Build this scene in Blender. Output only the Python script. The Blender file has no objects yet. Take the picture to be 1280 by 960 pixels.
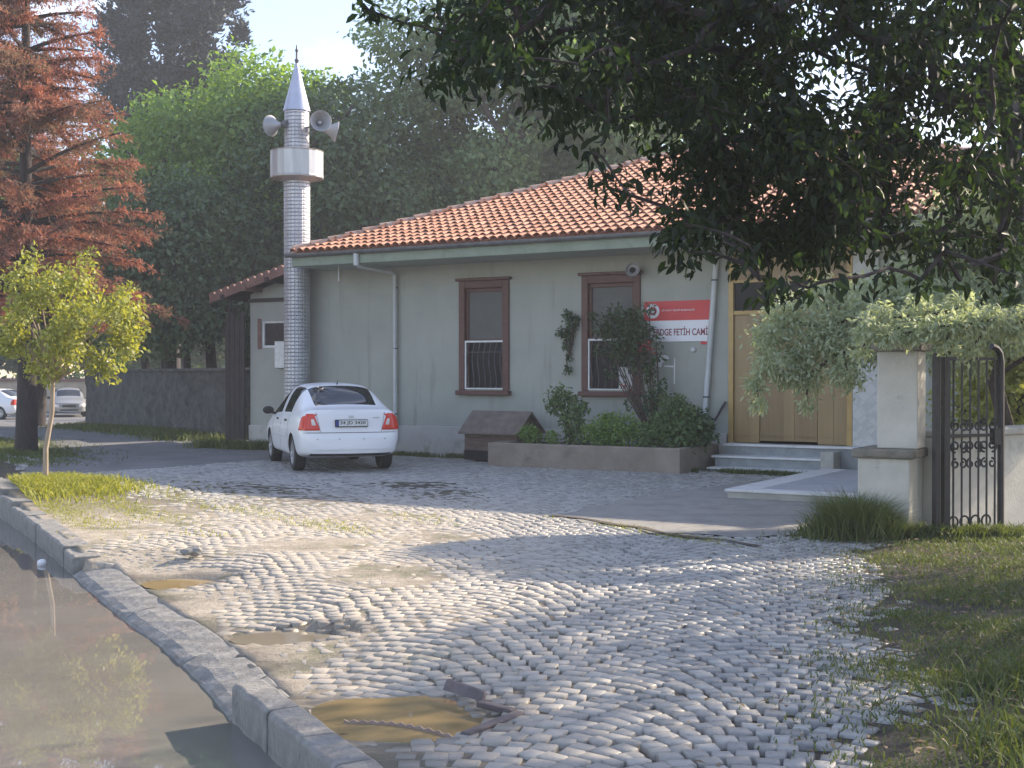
import bpy, bmesh, math, random
import numpy as np
from mathutils import Vector, Matrix
from mathutils.bvhtree import BVHTree

random.seed(7)
RNG = np.random.default_rng(11)
scene = bpy.context.scene
COL = scene.collection
R = math.radians
PI = math.pi

# ------------------------------------------------------------------ helpers
def link(o, parent=None):
    COL.objects.link(o)
    if parent is not None:
        o.parent = parent
    return o

def tag(o, label=None, cat=None, group=None, kind=None):
    if label: o['label'] = label
    if cat: o['category'] = cat
    if group: o['group'] = group
    if kind: o['kind'] = kind
    return o

def thing(name, label, cat, loc=(0, 0, 0), rz=0.0, group=None):
    o = bpy.data.objects.new(name, None)
    o.location = loc
    o.rotation_euler = (0, 0, rz)
    o.empty_display_size = 0.3
    COL.objects.link(o)
    return tag(o, label, cat, group)

def kids(o):
    return [c for c in bpy.data.objects if c.parent == o]

def copy_tree(o, parent=None):
    c = o.copy()
    COL.objects.link(c)
    if parent is not None: c.parent = parent
    for ch in kids(o):
        copy_tree(ch, c)
    return c

class MB:
    def __init__(s):
        s.v = []; s.f = []
    def add(s, vs, fs):
        b = len(s.v)
        s.v.extend([tuple(p) for p in vs])
        s.f.extend([tuple(b + i for i in f) for f in fs])
        return s
    def box(s, x0, x1, y0, y1, z0, z1):
        return s.add([(x0,y0,z0),(x1,y0,z0),(x1,y1,z0),(x0,y1,z0),(x0,y0,z1),(x1,y0,z1),(x1,y1,z1),(x0,y1,z1)],
                     [(0,3,2,1),(4,5,6,7),(0,1,5,4),(1,2,6,5),(2,3,7,6),(3,0,4,7)])
    def quad(s, a, b, c, d):
        return s.add([a, b, c, d], [(0, 1, 2, 3)])
    def prism(s, poly, axis, a, b):
        # poly: 2-D points; extruded along axis from a to b
        def p3(p, t):
            if axis == 'x': return (t, p[0], p[1])
            if axis == 'y': return (p[0], t, p[1])
            return (p[0], p[1], t)
        n = len(poly)
        vs = [p3(p, a) for p in poly] + [p3(p, b) for p in poly]
        fs = [tuple(range(n))[::-1], tuple(range(n, 2*n))] + [(i, (i+1) % n, n+(i+1) % n, n+i) for i in range(n)]
        return s.add(vs, fs)
    def tube(s, pts, rad, n=8, cap=True):
        pts = [Vector(p) for p in pts]
        if not hasattr(rad, '__len__'): rad = [rad]*len(pts)
        vs = []; up = Vector((0, 0, 1)); prev = None
        for i, p in enumerate(pts):
            d = (pts[min(i+1, len(pts)-1)] - pts[max(i-1, 0)])
            if d.length < 1e-9: d = Vector((0, 0, 1))
            d.normalize()
            a = prev if prev is not None else (Vector((1, 0, 0)) if abs(d.z) > .9 else up)
            a = a - d*a.dot(d)
            if a.length < 1e-6: a = Vector((1, 0, 0)) - d*d.x
            a.normalize(); b = d.cross(a); prev = a
            for k in range(n):
                t = 2*PI*k/n
                vs.append(p + (a*math.cos(t) + b*math.sin(t))*rad[i])
        fs = []
        for i in range(len(pts)-1):
            for k in range(n):
                fs.append((i*n+k, i*n+(k+1) % n, (i+1)*n+(k+1) % n, (i+1)*n+k))
        if cap:
            fs.append(tuple(range(n))[::-1]); fs.append(tuple((len(pts)-1)*n+k for k in range(n)))
        return s.add(vs, fs)
    def lathe(s, prof, n=24, M=None, cap=True):
        vs = []
        for (r, z) in prof:
            for k in range(n):
                t = 2*PI*k/n
                p = Vector((r*math.cos(t), r*math.sin(t), z))
                vs.append(M @ p if M is not None else p)
        fs = []
        for i in range(len(prof)-1):
            for k in range(n):
                fs.append((i*n+k, i*n+(k+1) % n, (i+1)*n+(k+1) % n, (i+1)*n+k))
        if cap:
            fs.append(tuple(range(n))[::-1]); fs.append(tuple((len(prof)-1)*n+k for k in range(n)))
        return s.add(vs, fs)
    def build(s, name, m, parent=None, smooth=False, bevel=0, label=None, loc=None):
        me = bpy.data.meshes.new(name)
        vs = s.v
        if loc is not None:
            vs = [(p[0]-loc[0], p[1]-loc[1], p[2]-loc[2]) for p in vs]
        me.from_pydata(vs, [], s.f)
        me.update()
        if m is not None: me.materials.append(m)
        o = link(bpy.data.objects.new(name, me), parent)
        if loc is not None: o.location = loc
        if smooth:
            me.polygons.foreach_set('use_smooth', [True]*len(me.polygons))
            me.set_sharp_from_angle(angle=R(40))
        if bevel:
            md = o.modifiers.new('bevel', 'BEVEL'); md.width = bevel; md.segments = 2; md.limit_method = 'ANGLE'
        if label: o['label'] = label
        return o

def np_mesh(name, V, loops, counts, m, parent=None, smooth=False):
    me = bpy.data.meshes.new(name)
    V = np.asarray(V, np.float32); loops = np.asarray(loops, np.int32).ravel(); counts = np.asarray(counts, np.int32)
    me.vertices.add(len(V)); me.vertices.foreach_set('co', V.ravel())
    me.loops.add(len(loops)); me.loops.foreach_set('vertex_index', loops)
    me.polygons.add(len(counts))
    st = np.zeros(len(counts), np.int32); st[1:] = np.cumsum(counts)[:-1]
    me.polygons.foreach_set('loop_start', st)
    me.polygons.foreach_set('loop_total', counts)
    if smooth: me.polygons.foreach_set('use_smooth', np.ones(len(counts), bool))
    me.update(calc_edges=True)
    if m is not None: me.materials.append(m)
    return link(bpy.data.objects.new(name, me), parent)

def unit(a):
    return a/np.maximum(np.linalg.norm(a, axis=-1, keepdims=True), 1e-9)

def leaves(name, P, D, N, L, W, m, parent=None, fine=False, fold=.25, base=(0, 0, 0)):
    P = np.asarray(P) - np.asarray(base)
    D = unit(D); S = unit(np.cross(D, N)); U = np.cross(S, D)
    n = len(P); L = np.broadcast_to(L, (n,))[:, None]; W = np.broadcast_to(W, (n,))[:, None]
    if fine:
        droop = -U*L*.12
        V = np.stack([P, P+D*L*.3+S*W*.5+U*W*fold, P+D*L*.68+S*W*.42+U*W*fold+droop*.4, P+D*L+droop,
                      P+D*L*.68-S*W*.42+U*W*fold+droop*.4, P+D*L*.3-S*W*.5+U*W*fold, P+D*L*.5+droop*.2], 1).reshape(-1, 3)
        b = (np.arange(n)*7)[:, None]
        lp = np.concatenate([b+np.array([0, 1, 2, 3, 6]), b+np.array([0, 6, 3, 4, 5])], 1)
        return np_mesh(name, V, lp, np.full(2*n, 5), m, parent)
    V = np.stack([P, P+D*L*.5+S*W*.5+U*W*fold, P+D*L, P+D*L*.5-S*W*.5+U*W*fold], 1).reshape(-1, 3)
    lp = (np.arange(n)*4)[:, None]+np.arange(4)
    return np_mesh(name, V, lp, np.full(n, 4), m, parent)

def rnd_unit(n, rng=RNG):
    return unit(rng.normal(size=(n, 3)))

def blobs(centers, radii, counts, rng=RNG, shell=.55, flat=.75, up=.25):
    """leaf points filling a set of ellipsoid clumps, denser towards the clumps' outsides"""
    Ps = []; Ds = []; Ns = []
    for c, r, k in zip(centers, radii, counts):
        k = int(k)
        d = rnd_unit(k, rng)
        rr = (shell+(1-shell)*rng.random(k)**.6)*(1+.18*rng.normal(size=k))
        p = d*rr[:, None]*np.array([r, r, r*flat])
        Ps.append(p+np.asarray(c))
        Ns.append(unit(d*.7+rng.normal(size=(k, 3))*.55+np.array([0, 0, up])))
        Ds.append(unit(d*.5+rng.normal(size=(k, 3))*.7+np.array([0, 0, -.35])))
    return np.concatenate(Ps), np.concatenate(Ds), np.concatenate(Ns)

# ------------------------------------------------------------------ camera model (used to read places off the survey)
F, CH, HY = 1600.0, 1.6, 467.0
def at(px, py, y):                      # a point at distance y
    return Vector(((px-640)/F*y, y, CH-(py-HY)/F*y))
def gnd(px, py, gz=0.0):
    y = F*(CH-gz)/(py-HY)
    return Vector(((px-640)/F*y, y, gz))

# ------------------------------------------------------------------ materials
def nodes(name):
    m = bpy.data.materials.new(name); m.use_nodes = True
    nt = m.node_tree; b = nt.nodes['Principled BSDF']
    return m, nt, b

def ramp2(nt, fac, c1, c2, p1=.35, p2=.65):
    r = nt.nodes.new('ShaderNodeValToRGB')
    r.color_ramp.elements[0].position = p1; r.color_ramp.elements[1].position = p2
    r.color_ramp.elements[0].color = (*c1, 1); r.color_ramp.elements[1].color = (*c2, 1)
    nt.links.new(fac, r.inputs[0])
    return r.outputs[0]

def noise(nt, scale, detail=6, rough=.6, vec=None, stretch=None, world=False):
    tc = nt.nodes.new('ShaderNodeTexCoord')
    src = tc.outputs['Object']
    if world:
        src = nt.nodes.new('ShaderNodeNewGeometry').outputs['Position']
    if stretch:
        mp = nt.nodes.new('ShaderNodeMapping'); mp.inputs['Scale'].default_value = stretch
        nt.links.new(src, mp.inputs[0]); src = mp.outputs[0]
    n = nt.nodes.new('ShaderNodeTexNoise')
    n.inputs['Scale'].default_value = scale; n.inputs['Detail'].default_value = detail; n.inputs['Roughness'].default_value = rough
    nt.links.new(src, n.inputs['Vector'])
    return n.outputs['Fac']

def mixc(nt, fac, a, b, mode='MIX'):
    mx = nt.nodes.new('ShaderNodeMix'); mx.data_type = 'RGBA'; mx.blend_type = mode
    for v, i in ((fac, 0), (a, 6), (b, 7)):
        if isinstance(v, (int, float)): mx.inputs[i].default_value = v
        elif isinstance(v, tuple): mx.inputs[i].default_value = (*v, 1)
        else: nt.links.new(v, mx.inputs[i])
    return mx.outputs[2]

def bump(nt, b, h, strength=.3, dist=.01):
    bp = nt.nodes.new('ShaderNodeBump'); bp.inputs['Strength'].default_value = strength; bp.inputs['Distance'].default_value = dist
    nt.links.new(h, bp.inputs['Height']); nt.links.new(bp.outputs[0], b.inputs['Normal'])

def island(nt):
    return nt.nodes.new('ShaderNodeNewGeometry').outputs['Random Per Island']

def pm(name, c1, c2=None, scale=4, rough=.8, metal=0, bmp=0, bscale=60, dist=.01, stretch=None, stain=None, sscale=1.2, isl=None, world=False, spec=None, sstretch=None):
    m, nt, b = nodes(name)
    b.inputs['Roughness'].default_value = rough; b.inputs['Metallic'].default_value = metal
    if spec is not None: b.inputs['Specular IOR Level'].default_value = spec
    col = ramp2(nt, noise(nt, scale, stretch=stretch, world=world), c1, c2 or c1)
    if isl: col = mixc(nt, .5, col, ramp2(nt, island(nt), isl[0], isl[1], 0, 1))
    if stain: col = mixc(nt, ramp2(nt, noise(nt, sscale, 8, .7, stretch=sstretch or stretch, world=world), (0, 0, 0), (1, 1, 1), .55, .75), col, stain)
    nt.links.new(col, b.inputs['Base Color'])
    if bmp: bump(nt, b, noise(nt, bscale, 5, world=world), bmp, dist)
    return m

def leafmat(name, c1, c2, trans=.35, tcol=None, rough=.45, patch=None, pscale=.5, spec=.35):
    m, nt, b = nodes(name)
    b.inputs['Roughness'].default_value = rough
    b.inputs['Specular IOR Level'].default_value = spec
    col = ramp2(nt, island(nt), c1, c2, 0, 1)
    if patch:
        col = mixc(nt, ramp2(nt, noise(nt, pscale, 3), (0, 0, 0), (1, 1, 1), .45, .6), col, patch)
    nt.links.new(col, b.inputs['Base Color'])
    t = nt.nodes.new('ShaderNodeBsdfTranslucent')
    tc = mixc(nt, 1.0, col, tcol or (1.6, 1.5, .5), 'MULTIPLY')
    nt.links.new(tc, t.inputs['Color'])
    ms = nt.nodes.new('ShaderNodeMixShader'); ms.inputs[0].default_value = trans
    nt.links.new(b.outputs[0], ms.inputs[1]); nt.links.new(t.outputs[0], ms.inputs[2])
    nt.links.new(ms.outputs[0], nt.nodes['Material Output'].inputs[0])
    return m

def glassmat(name, col, rough=.05):
    m, nt, b = nodes(name)
    b.inputs['Base Color'].default_value = (*col, 1); b.inputs['Roughness'].default_value = rough
    b.inputs['IOR'].default_value = 1.5; b.inputs['Specular IOR Level'].default_value = .05 if rough > .1 else .5
    return m

M = {}
M['stucco'] = pm('grey_green_stucco', (.318,.334,.293), (.378,.388,.343), 1.1, .92, bmp=.25, bscale=55, dist=.006, stain=(.255,.255,.222), sscale=2.4, sstretch=(1.6, 1.6, .16))
M['annex_stucco'] = pm('annex_stucco', (.33,.345,.31), (.38,.39,.35), 1.5, .92, bmp=.25, bscale=55, dist=.006, stain=(.28,.28,.25))
M['plinth'] = pm('plinth_plaster', (.40,.39,.36), (.47,.46,.43), 2, .9, bmp=.3, bscale=30, stain=(.25,.26,.21), sscale=2.2)
M['soffit'] = pm('soffit_boards', (.33,.36,.31), (.38,.41,.35), 2, .85)
M['fascia'] = pm('pale_green_fascia', (.19,.235,.175), (.25,.295,.225), 2.5, .75, stain=(.15,.175,.135), sscale=3)
M['gutter'] = pm('dark_zinc', (.10,.105,.11), (.16,.165,.17), 6, .55, .4)
M['tile'] = pm('terracotta_tile', (.50,.21,.12), (.62,.31,.19), 3, .8, bmp=.3, bscale=40, isl=((.47,.20,.115), (.68,.38,.25)), stain=(.33,.20,.14), sscale=1.4)
M['tile_bed'] = pm('terracotta_channel', (.30,.11,.06), (.42,.17,.09), 5, .85, bmp=.3)
M['ridge'] = pm('ridge_tile', (.38,.22,.16), (.45,.33,.27), 3, .85, isl=((.40,.20,.13), (.42,.36,.31)))
M['redwood'] = pm('red_brown_timber', (.085,.036,.028), (.13,.055,.042), 8, .6, stretch=(1, 1, 6), bmp=.15, stain=(.10,.05,.035), sscale=3)
M['darkwood'] = pm('dark_boards', (.035,.028,.028), (.06,.05,.048), 6, .85, stretch=(8, 8, 1), bmp=.3)
M['verge'] = pm('brown_roof_edge', (.16,.09,.075), (.24,.13,.11), 5, .8, bmp=.3)
M['blind'] = pm('grey_blind', (.085,.085,.078), (.105,.105,.095), 3, .6)
M['glass_dark'] = glassmat('dark_window_glass', (.012,.014,.02), .12)
M['whitepaint'] = pm('chipped_white_paint', (.62,.63,.62), (.76,.77,.76), 9, .6)
M['iron'] = pm('grey_iron', (.09,.095,.11), (.16,.165,.18), 10, .55, .3)
M['blackiron'] = pm('black_painted_iron', (.010,.010,.013), (.022,.022,.026), 12, .42)
M['pvc'] = pm('grey_pvc_pipe', (.42,.44,.43), (.52,.54,.53), 3, .45, stain=(.36,.37,.35))
M['oak'] = pm('oak_veneer', (.25,.165,.07), (.31,.21,.09), 2.2, .42, stretch=(3, 3, .35), bmp=.05)
M['oak_dark'] = pm('oak_veneer_dark', (.20,.13,.055), (.25,.165,.075), 2.2, .42, stretch=(3, 3, .35))
M['gold'] = pm('gold_profile', (.34,.225,.08), (.40,.275,.10), 5, .42, .2)
M['marble'] = pm('worn_marble', (.55,.56,.57), (.66,.66,.66), 4, .5, bmp=.1, stain=(.44,.44,.43), sscale=3)
M['riser'] = pm('grey_marble_riser', (.20,.225,.235), (.29,.31,.315), 5, .55, stain=(.16,.18,.18))
M['slab'] = pm('grey_blue_slab', (.33,.34,.37), (.39,.40,.43), 4, .6, stain=(.28,.29,.31))
M['concrete'] = pm('old_concrete', (.34,.33,.30), (.44,.43,.39), 4, .9, bmp=.4, bscale=30, stain=(.22,.21,.18), sscale=2.5)
M['pillarp'] = pm('cream_plaster', (.48,.465,.41), (.58,.56,.50), 2.5, .9, bmp=.4, bscale=35, stain=(.24,.23,.19), sscale=3.2)
M['cap'] = pm('mossy_concrete_cap', (.13,.12,.10), (.25,.23,.19), 6, .95, bmp=.6, bscale=30, stain=(.30,.27,.22))
M['apron'] = pm('patched_asphalt_apron', (.19,.185,.175), (.30,.285,.26), 2.6, .85, bmp=.7, bscale=45, stain=(.13,.125,.11), sscale=2.6, world=True)
M['asphalt'] = pm('worn_asphalt', (.13,.13,.135), (.18,.18,.18), 1.2, .85, bmp=.6, bscale=70, stain=(.14,.135,.125), sscale=.8)
M['kerb'] = pm('granite_kerb', (.165,.16,.15), (.285,.275,.255), 7, .85, bmp=.5, bscale=30, dist=.02, stain=(.12,.115,.10), sscale=4)
M['darkstone'] = pm('dark_rubble_stone', (.045,.045,.046), (.10,.10,.098), 3.2, .9, bmp=.9, bscale=6, dist=.06, stain=(.14,.14,.13), sscale=2.5)
M['beigestone'] = pm('beige_stone', (.40,.33,.25), (.52,.44,.34), 2.5, .9, bmp=.4, bscale=12, stain=(.28,.23,.17))
M['bark'] = pm('brown_bark', (.045,.032,.026), (.085,.062,.05), 6, .95, bmp=.8, bscale=20, dist=.03, stretch=(4, 4, .8))
M['bark_dark'] = pm('dark_bark', (.03,.024,.024), (.055,.044,.042), 6, .95, bmp=.8, bscale=20, dist=.03, stretch=(4, 4, .8))
M['bark_pale'] = pm('pale_sapling_bark', (.30,.23,.17), (.42,.34,.26), 8, .9, bmp=.4, bscale=30, stretch=(4, 4, .6))
M['kennelwood'] = pm('weathered_kennel_wood', (.13,.09,.07), (.20,.145,.115), 6, .9, bmp=.4, stretch=(1, 6, 6), stain=(.20,.17,.14), sscale=4)
M['kennelroof'] = pm('felt_kennel_roof', (.15,.12,.105), (.22,.18,.155), 5, .95, bmp=.5)
M['planter'] = pm('planter_render', (.21,.175,.145), (.29,.25,.21), 2.5, .95, bmp=.4, stain=(.15,.125,.105), sscale=2)
M['soil'] = pm('dark_soil', (.06,.045,.035), (.10,.08,.06), 9, .95, bmp=.8)
M['signred'] = pm('red_sign_vinyl', (.55,.025,.03), (.62,.04,.04), 2, .45)
M['signwhite'] = pm('white_sign_vinyl', (.72,.72,.74), (.80,.80,.82), 2, .45)
M['signtext'] = pm('dark_red_lettering', (.22,.03,.05), None, 2, .5)
M['carwhite'] = pm('white_car_paint', (.80,.81,.83), (.83,.84,.86), 1.2, .22)
M['carsilver'] = pm('silver_car_paint', (.30,.31,.32), (.34,.35,.36), 1.2, .25, .3)
M['carglass'] = glassmat('tinted_car_glass', (.015,.018,.022), .03)
M['rubber'] = pm('tyre_rubber', (.012,.012,.013), (.022,.022,.022), 20, .8)
M['blackplastic'] = pm('black_plastic', (.015,.015,.016), (.022,.022,.022), 20, .55)
M['alloy'] = pm('alloy_rim', (.48,.49,.50), (.56,.57,.58), 8, .3, .7)
M['lampred'] = pm('red_lamp_lens', (.62,.035,.02), (.68,.06,.03), 6, .12)
M['lampclear'] = pm('clear_lamp_lens', (.62,.58,.56), (.75,.72,.70), 9, .12)
M['lamporange'] = pm('amber_lamp_lens', (.72,.20,.04), (.75,.25,.06), 6, .12)
M['plate'] = pm('number_plate_face', (.62,.63,.62), (.68,.69,.68), 3, .4)
M['plateblue'] = pm('number_plate_blue', (.02,.04,.22), None, 3, .4)
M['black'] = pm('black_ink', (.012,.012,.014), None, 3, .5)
M['horn'] = pm('grey_horn', (.30,.31,.33), (.38,.39,.41), 4, .5, .2)
M['rust'] = pm('rusty_iron', (.10,.085,.088), (.17,.145,.15), 7, .75, .3, bmp=.4, stain=(.20,.14,.11), sscale=6)
M['glintpale'] = pm('pale_water_glint', (.34,.24,.19), (.42,.32,.26), 7, .75)
M['paper'] = pm('white_paper', (.70,.71,.72), (.78,.78,.79), 4, .7)

def minaret_metal():
    m, nt, b = nodes('embossed_aluminium')
    b.inputs['Metallic'].default_value = .75; b.inputs['Roughness'].default_value = .5
    nt.links.new(ramp2(nt, noise(nt, 3), (.42,.43,.46), (.56,.57,.60)), b.inputs['Base Color'])
    uv = nt.nodes.new('ShaderNodeUVMap'); uv.uv_map = 'uv'
    br = nt.nodes.new('ShaderNodeTexBrick'); br.inputs['Scale'].default_value = 1
    br.offset = 0; br.inputs['Brick Width'].default_value = .10; br.inputs['Row Height'].default_value = .075
    br.inputs['Mortar Size'].default_value = .012; br.inputs['Mortar Smooth'].default_value = 1
    nt.links.new(uv.outputs[0], br.inputs['Vector'])
    inv = nt.nodes.new('ShaderNodeMath'); inv.operation = 'SUBTRACT'; inv.inputs[0].default_value = 1
    nt.links.new(br.outputs['Fac'], inv.inputs[1])
    bump(nt, b, inv.outputs[0], .9, .02)
    return m
M['minaret'] = minaret_metal()
M['sheet'] = pm('plain_aluminium_sheet', (.36,.37,.38), (.47,.48,.48), 2, .42, .7, stretch=(4, 4, .5))
M['cone'] = pm('blue_grey_lead_sheet', (.42,.45,.56), (.52,.55,.64), 2, .38, .5)

def wet_mix(nt, b, col, rough):
    at_ = nt.nodes.new('ShaderNodeAttribute'); at_.attribute_name = 'wet'
    m1 = nt.nodes.new('ShaderNodeMath'); m1.operation = 'MULTIPLY'; m1.inputs[1].default_value = .55; nt.links.new(at_.outputs['Fac'], m1.inputs[0])
    nt.links.new(mixc(nt, m1.outputs[0], col, mixc(nt, 1.0, col, (.34, .30, .25), 'MULTIPLY')), b.inputs['Base Color'])
    mr_ = nt.nodes.new('ShaderNodeMix'); mr_.data_type = 'FLOAT'; nt.links.new(at_.outputs['Fac'], mr_.inputs[0])
    if isinstance(rough, float): mr_.inputs[2].default_value = rough
    else: nt.links.new(rough, mr_.inputs[2])
    mr_.inputs[3].default_value = .28; nt.links.new(mr_.outputs[0], b.inputs['Roughness'])
def cobble_mat():
    m, nt, b = nodes('granite_setts')
    col = ramp2(nt, island(nt), (.22,.217,.215), (.45,.445,.425), 0, 1)
    col = mixc(nt, .3, col, ramp2(nt, noise(nt, 45, 4, world=True), (.15,.15,.15), (.40,.385,.36), .3, .7))
    geo = nt.nodes.new('ShaderNodeNewGeometry'); sp = nt.nodes.new('ShaderNodeSeparateXYZ')
    nt.links.new(geo.outputs['Position'], sp.inputs[0])
    # sand trodden over the middle of the yard, thinning towards the tree on the right; lightened as painted sunshine, ended where the building's shade begins
    def mr(src, a, bb):
        r = nt.nodes.new('ShaderNodeMapRange'); r.inputs[1].default_value = a; r.inputs[2].default_value = bb
        nt.links.new(src, r.inputs[0]); return r.outputs[0]
    w0 = mr(sp.outputs['X'], 1.4, -1.0); wy = mr(sp.outputs['Y'], 17.5, 14.0)
    w = nt.nodes.new('ShaderNodeMath'); w.operation = 'MULTIPLY'; nt.links.new(w0, w.inputs[0]); nt.links.new(wy, w.inputs[1]); w = w.outputs[0]
    ro = nt.nodes.new('ShaderNodeMapRange'); ro.inputs[3].default_value = .36; ro.inputs[4].default_value = .75; nt.links.new(w0, ro.inputs[0])
    ad = nt.nodes.new('ShaderNodeMath'); ad.operation = 'MULTIPLY'
    nt.links.new(w, ad.inputs[0]); nt.links.new(ramp2(nt, noise(nt, 1.5, 8, .72, world=True), (.55,.55,.55), (1, 1, 1), .35, .65), ad.inputs[1])
    col = mixc(nt, ad.outputs[0], col, (.45,.395,.32))
    # mossy grime
    mo = ramp2(nt, noise(nt, .9, 8, .75, world=True), (0, 0, 0), (.7, .7, .7), .58, .75)
    col = mixc(nt, mo, col, (.20,.20,.13))
    wet_mix(nt, b, col, ro.outputs[0])
    bump(nt, b, noise(nt, 48, 7, .65, world=True), .6, .010)
    return m
M['cobble'] = cobble_mat()

def ground_mat():
    m, nt, b = nodes('earth_and_joint_dirt')
    geo = nt.nodes.new('ShaderNodeNewGeometry'); sp = nt.nodes.new('ShaderNodeSeparateXYZ')
    nt.links.new(geo.outputs['Position'], sp.inputs[0])
    r = nt.nodes.new('ShaderNodeMapRange'); r.inputs[1].default_value = 1.3; r.inputs[2].default_value = -1.2
    nt.links.new(sp.outputs['X'], r.inputs[0])
    r2 = nt.nodes.new('ShaderNodeMapRange'); r2.inputs[1].default_value = 17.5; r2.inputs[2].default_value = 14; nt.links.new(sp.outputs['Y'], r2.inputs[0])
    mm = nt.nodes.new('ShaderNodeMath'); mm.operation = 'MULTIPLY'; nt.links.new(r.outputs[0], mm.inputs[0]); nt.links.new(r2.outputs[0], mm.inputs[1])
    dark = ramp2(nt, noise(nt, 6, 8, .7, world=True), (.035,.03,.024), (.085,.07,.05), .35, .65)
    sunny_sand = ramp2(nt, noise(nt, 5, 8, .7, world=True), (.28,.24,.185), (.46,.40,.32), .35, .65)  # pale fill also paints in sunshine, stopping at the building's shade
    col = mixc(nt, mm.outputs[0], dark, sunny_sand)
    col = mixc(nt, ramp2(nt, noise(nt, 1.3, 8, .7, world=True), (0, 0, 0), (.8, .8, .8), .5, .68), col, (.09,.10,.04))
    wet_mix(nt, b, col, .95)
    bump(nt, b, noise(nt, 25, 8, .7, world=True), .7, .03)
    return m
M['ground'] = ground_mat()

def water_mat(name, c1, c2, rough=.03, wave=.04):
    m, nt, b = nodes(name)
    nt.links.new(ramp2(nt, noise(nt, .7, 5), c1, c2, .35, .65), b.inputs['Base Color'])
    b.inputs['Roughness'].default_value = rough; b.inputs['IOR'].default_value = 1.33
    b.inputs['Specular IOR Level'].default_value = .5
    bump(nt, b, noise(nt, 3.2, 2, .4), wave, .02)
    return m
M['puddle'] = water_mat('muddy_puddle', (.165,.153,.138), (.215,.203,.183), .015, .012)
M['puddle_ochre'] = water_mat('ochre_puddle', (.27,.195,.095), (.36,.27,.14), .03, .02)
M['puddle_grey'] = water_mat('shallow_puddle', (.20,.175,.13), (.24,.21,.16), .04, .02)

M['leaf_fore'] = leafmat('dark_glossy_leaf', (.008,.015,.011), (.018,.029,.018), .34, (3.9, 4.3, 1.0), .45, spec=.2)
M['leaf_silver'] = leafmat('silvery_leaf', (.33,.39,.25), (.50,.55,.39), .42, (1.15, 1.15, .7), .6)
M['leaf_sapling'] = leafmat('yellow_green_leaf', (.20,.225,.06), (.38,.40,.13), .40, (1.6, 1.5, .4), .5)
M['leaf_mid'] = leafmat('mid_green_leaf', (.11,.205,.06), (.24,.36,.11), .42, (1.6, 1.6, .4), .55)
M['leaf_bluegreen'] = leafmat('blue_green_leaf', (.11,.19,.09), (.205,.30,.14), .40, (1.4, 1.5, .5), .55)
M['leaf_dark'] = leafmat('deep_green_leaf', (.06,.11,.055), (.11,.175,.085), .32, (1.4, 1.4, .5), .55)
M['leaf_conifer'] = leafmat('dark_blue_conifer', (.012,.026,.032), (.028,.046,.055), .10, (1.2, 1.2, .6), .6)
M['leaf_red'] = leafmat('rust_red_needles', (.27,.12,.085), (.47,.225,.16), .40, (1.25, 1.0, .8), .7, patch=(.22,.16,.11), pscale=.9)
M['leaf_shrub'] = leafmat('shrub_leaf', (.07,.13,.05), (.16,.24,.095), .32, (1.5, 1.5, .4), .45)
M['leaf_vine'] = leafmat('rose_vine_leaf', (.028,.065,.028), (.065,.12,.045), .25, (1.5, 1.5, .4), .45)
M['grass'] = leafmat('grass_blade', (.07,.10,.036), (.155,.18,.075), .30, (1.5, 1.5, .4), .6)
M['grass_y'] = leafmat('yellowish_grass_blade', (.22,.24,.045), (.38,.37,.10), .35, (1.5, 1.5, .4), .6)
M['litter'] = leafmat('dry_leaf', (.14,.085,.045), (.32,.24,.15), .1, (1, 1, 1), .8)
M['rose'] = leafmat('dark_red_blossom', (.22,.02,.02), (.35,.04,.035), .2, (1, 1, 1), .6)

# ------------------------------------------------------------------ kerb line and terrain
KL = [(-9.6, 23.5), (-7.9, 19.0), (-6.36, 15.9), (-5.2, 13.85), (-3.92, 11.4), (-2.99, 9.6), (-2.31, 8.4), (-1.90, 7.62), (-1.45, 6.60), (-.714, 5.19), (.10, 3.65), (1.3, 1.4)]
WATER = -.20
def kerb_x(y):
    for (x0, y0), (x1, y1) in zip(KL, KL[1:]):
        if y0 >= y >= y1: return x0+(x1-x0)*(y0-y)/(y0-y1)
    if y > KL[0][1]: return KL[0][0]-(y-KL[0][1])*.42
    return KL[-1][0]+(KL[-1][1]-y)*.7
kerb_xv = np.vectorize(kerb_x)
SAP = Vector((-6.2, 17.0, .16))
HOLE = (-.54, 6.06)
def smooth(t):
    t = np.clip(t, 0, 1); return t*t*(3-2*t)
def sag(x, y):
    # the yard dips towards the dropped part of the kerb
    d = np.asarray(x, float)-kerb_xv(y)
    return .115*smooth((2.0-d)/1.7)*smooth((12.0-np.asarray(y, float))/1.0)*smooth((np.asarray(y, float)-5.7)/1.2)
def gz(x, y):
    x = np.asarray(x, float); y = np.asarray(y, float)
    z = np.zeros(np.broadcast(x, y).shape)
    z = z + .17*np.exp(-(((x-SAP.x)/1.3)**2+((y-SAP.y)/1.9)**2))
    z = z - .55*smooth((y-30)/30)*smooth((-x-2)/10)
    d = x-kerb_xv(y)
    # verge on the right rises a little
    z = z + .13*smooth((x-(.3+.28*y))/1.6)*smooth((12.6-y)/2.0)
    z = z - sag(x, y)
    # puddle hollows
    z = z - .10*np.exp(-(((x-HOLE[0])/.42)**2+((y-HOLE[1])/.40)**2)**2)
    z = z - .085*np.exp(-(((x+1.42)/.36)**2+((y-8.33)/.22)**2)**2)
    z = z - .085*np.exp(-(((x+2.72)/.34)**2+((y-10.5)/.24)**2)**2)
    z = np.where(d < .08, -.27, z)
    z = np.where((d < .30) & (y < 11.3) & (y > 6.7), -.27, z)
    return z
def gsurf(x, y):
    x = np.asarray(x, float); y = np.asarray(y, float)
    return gz(x, y)+.034*smooth((x-(-.45+.28*y))/.9)*(y < 13)
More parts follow.
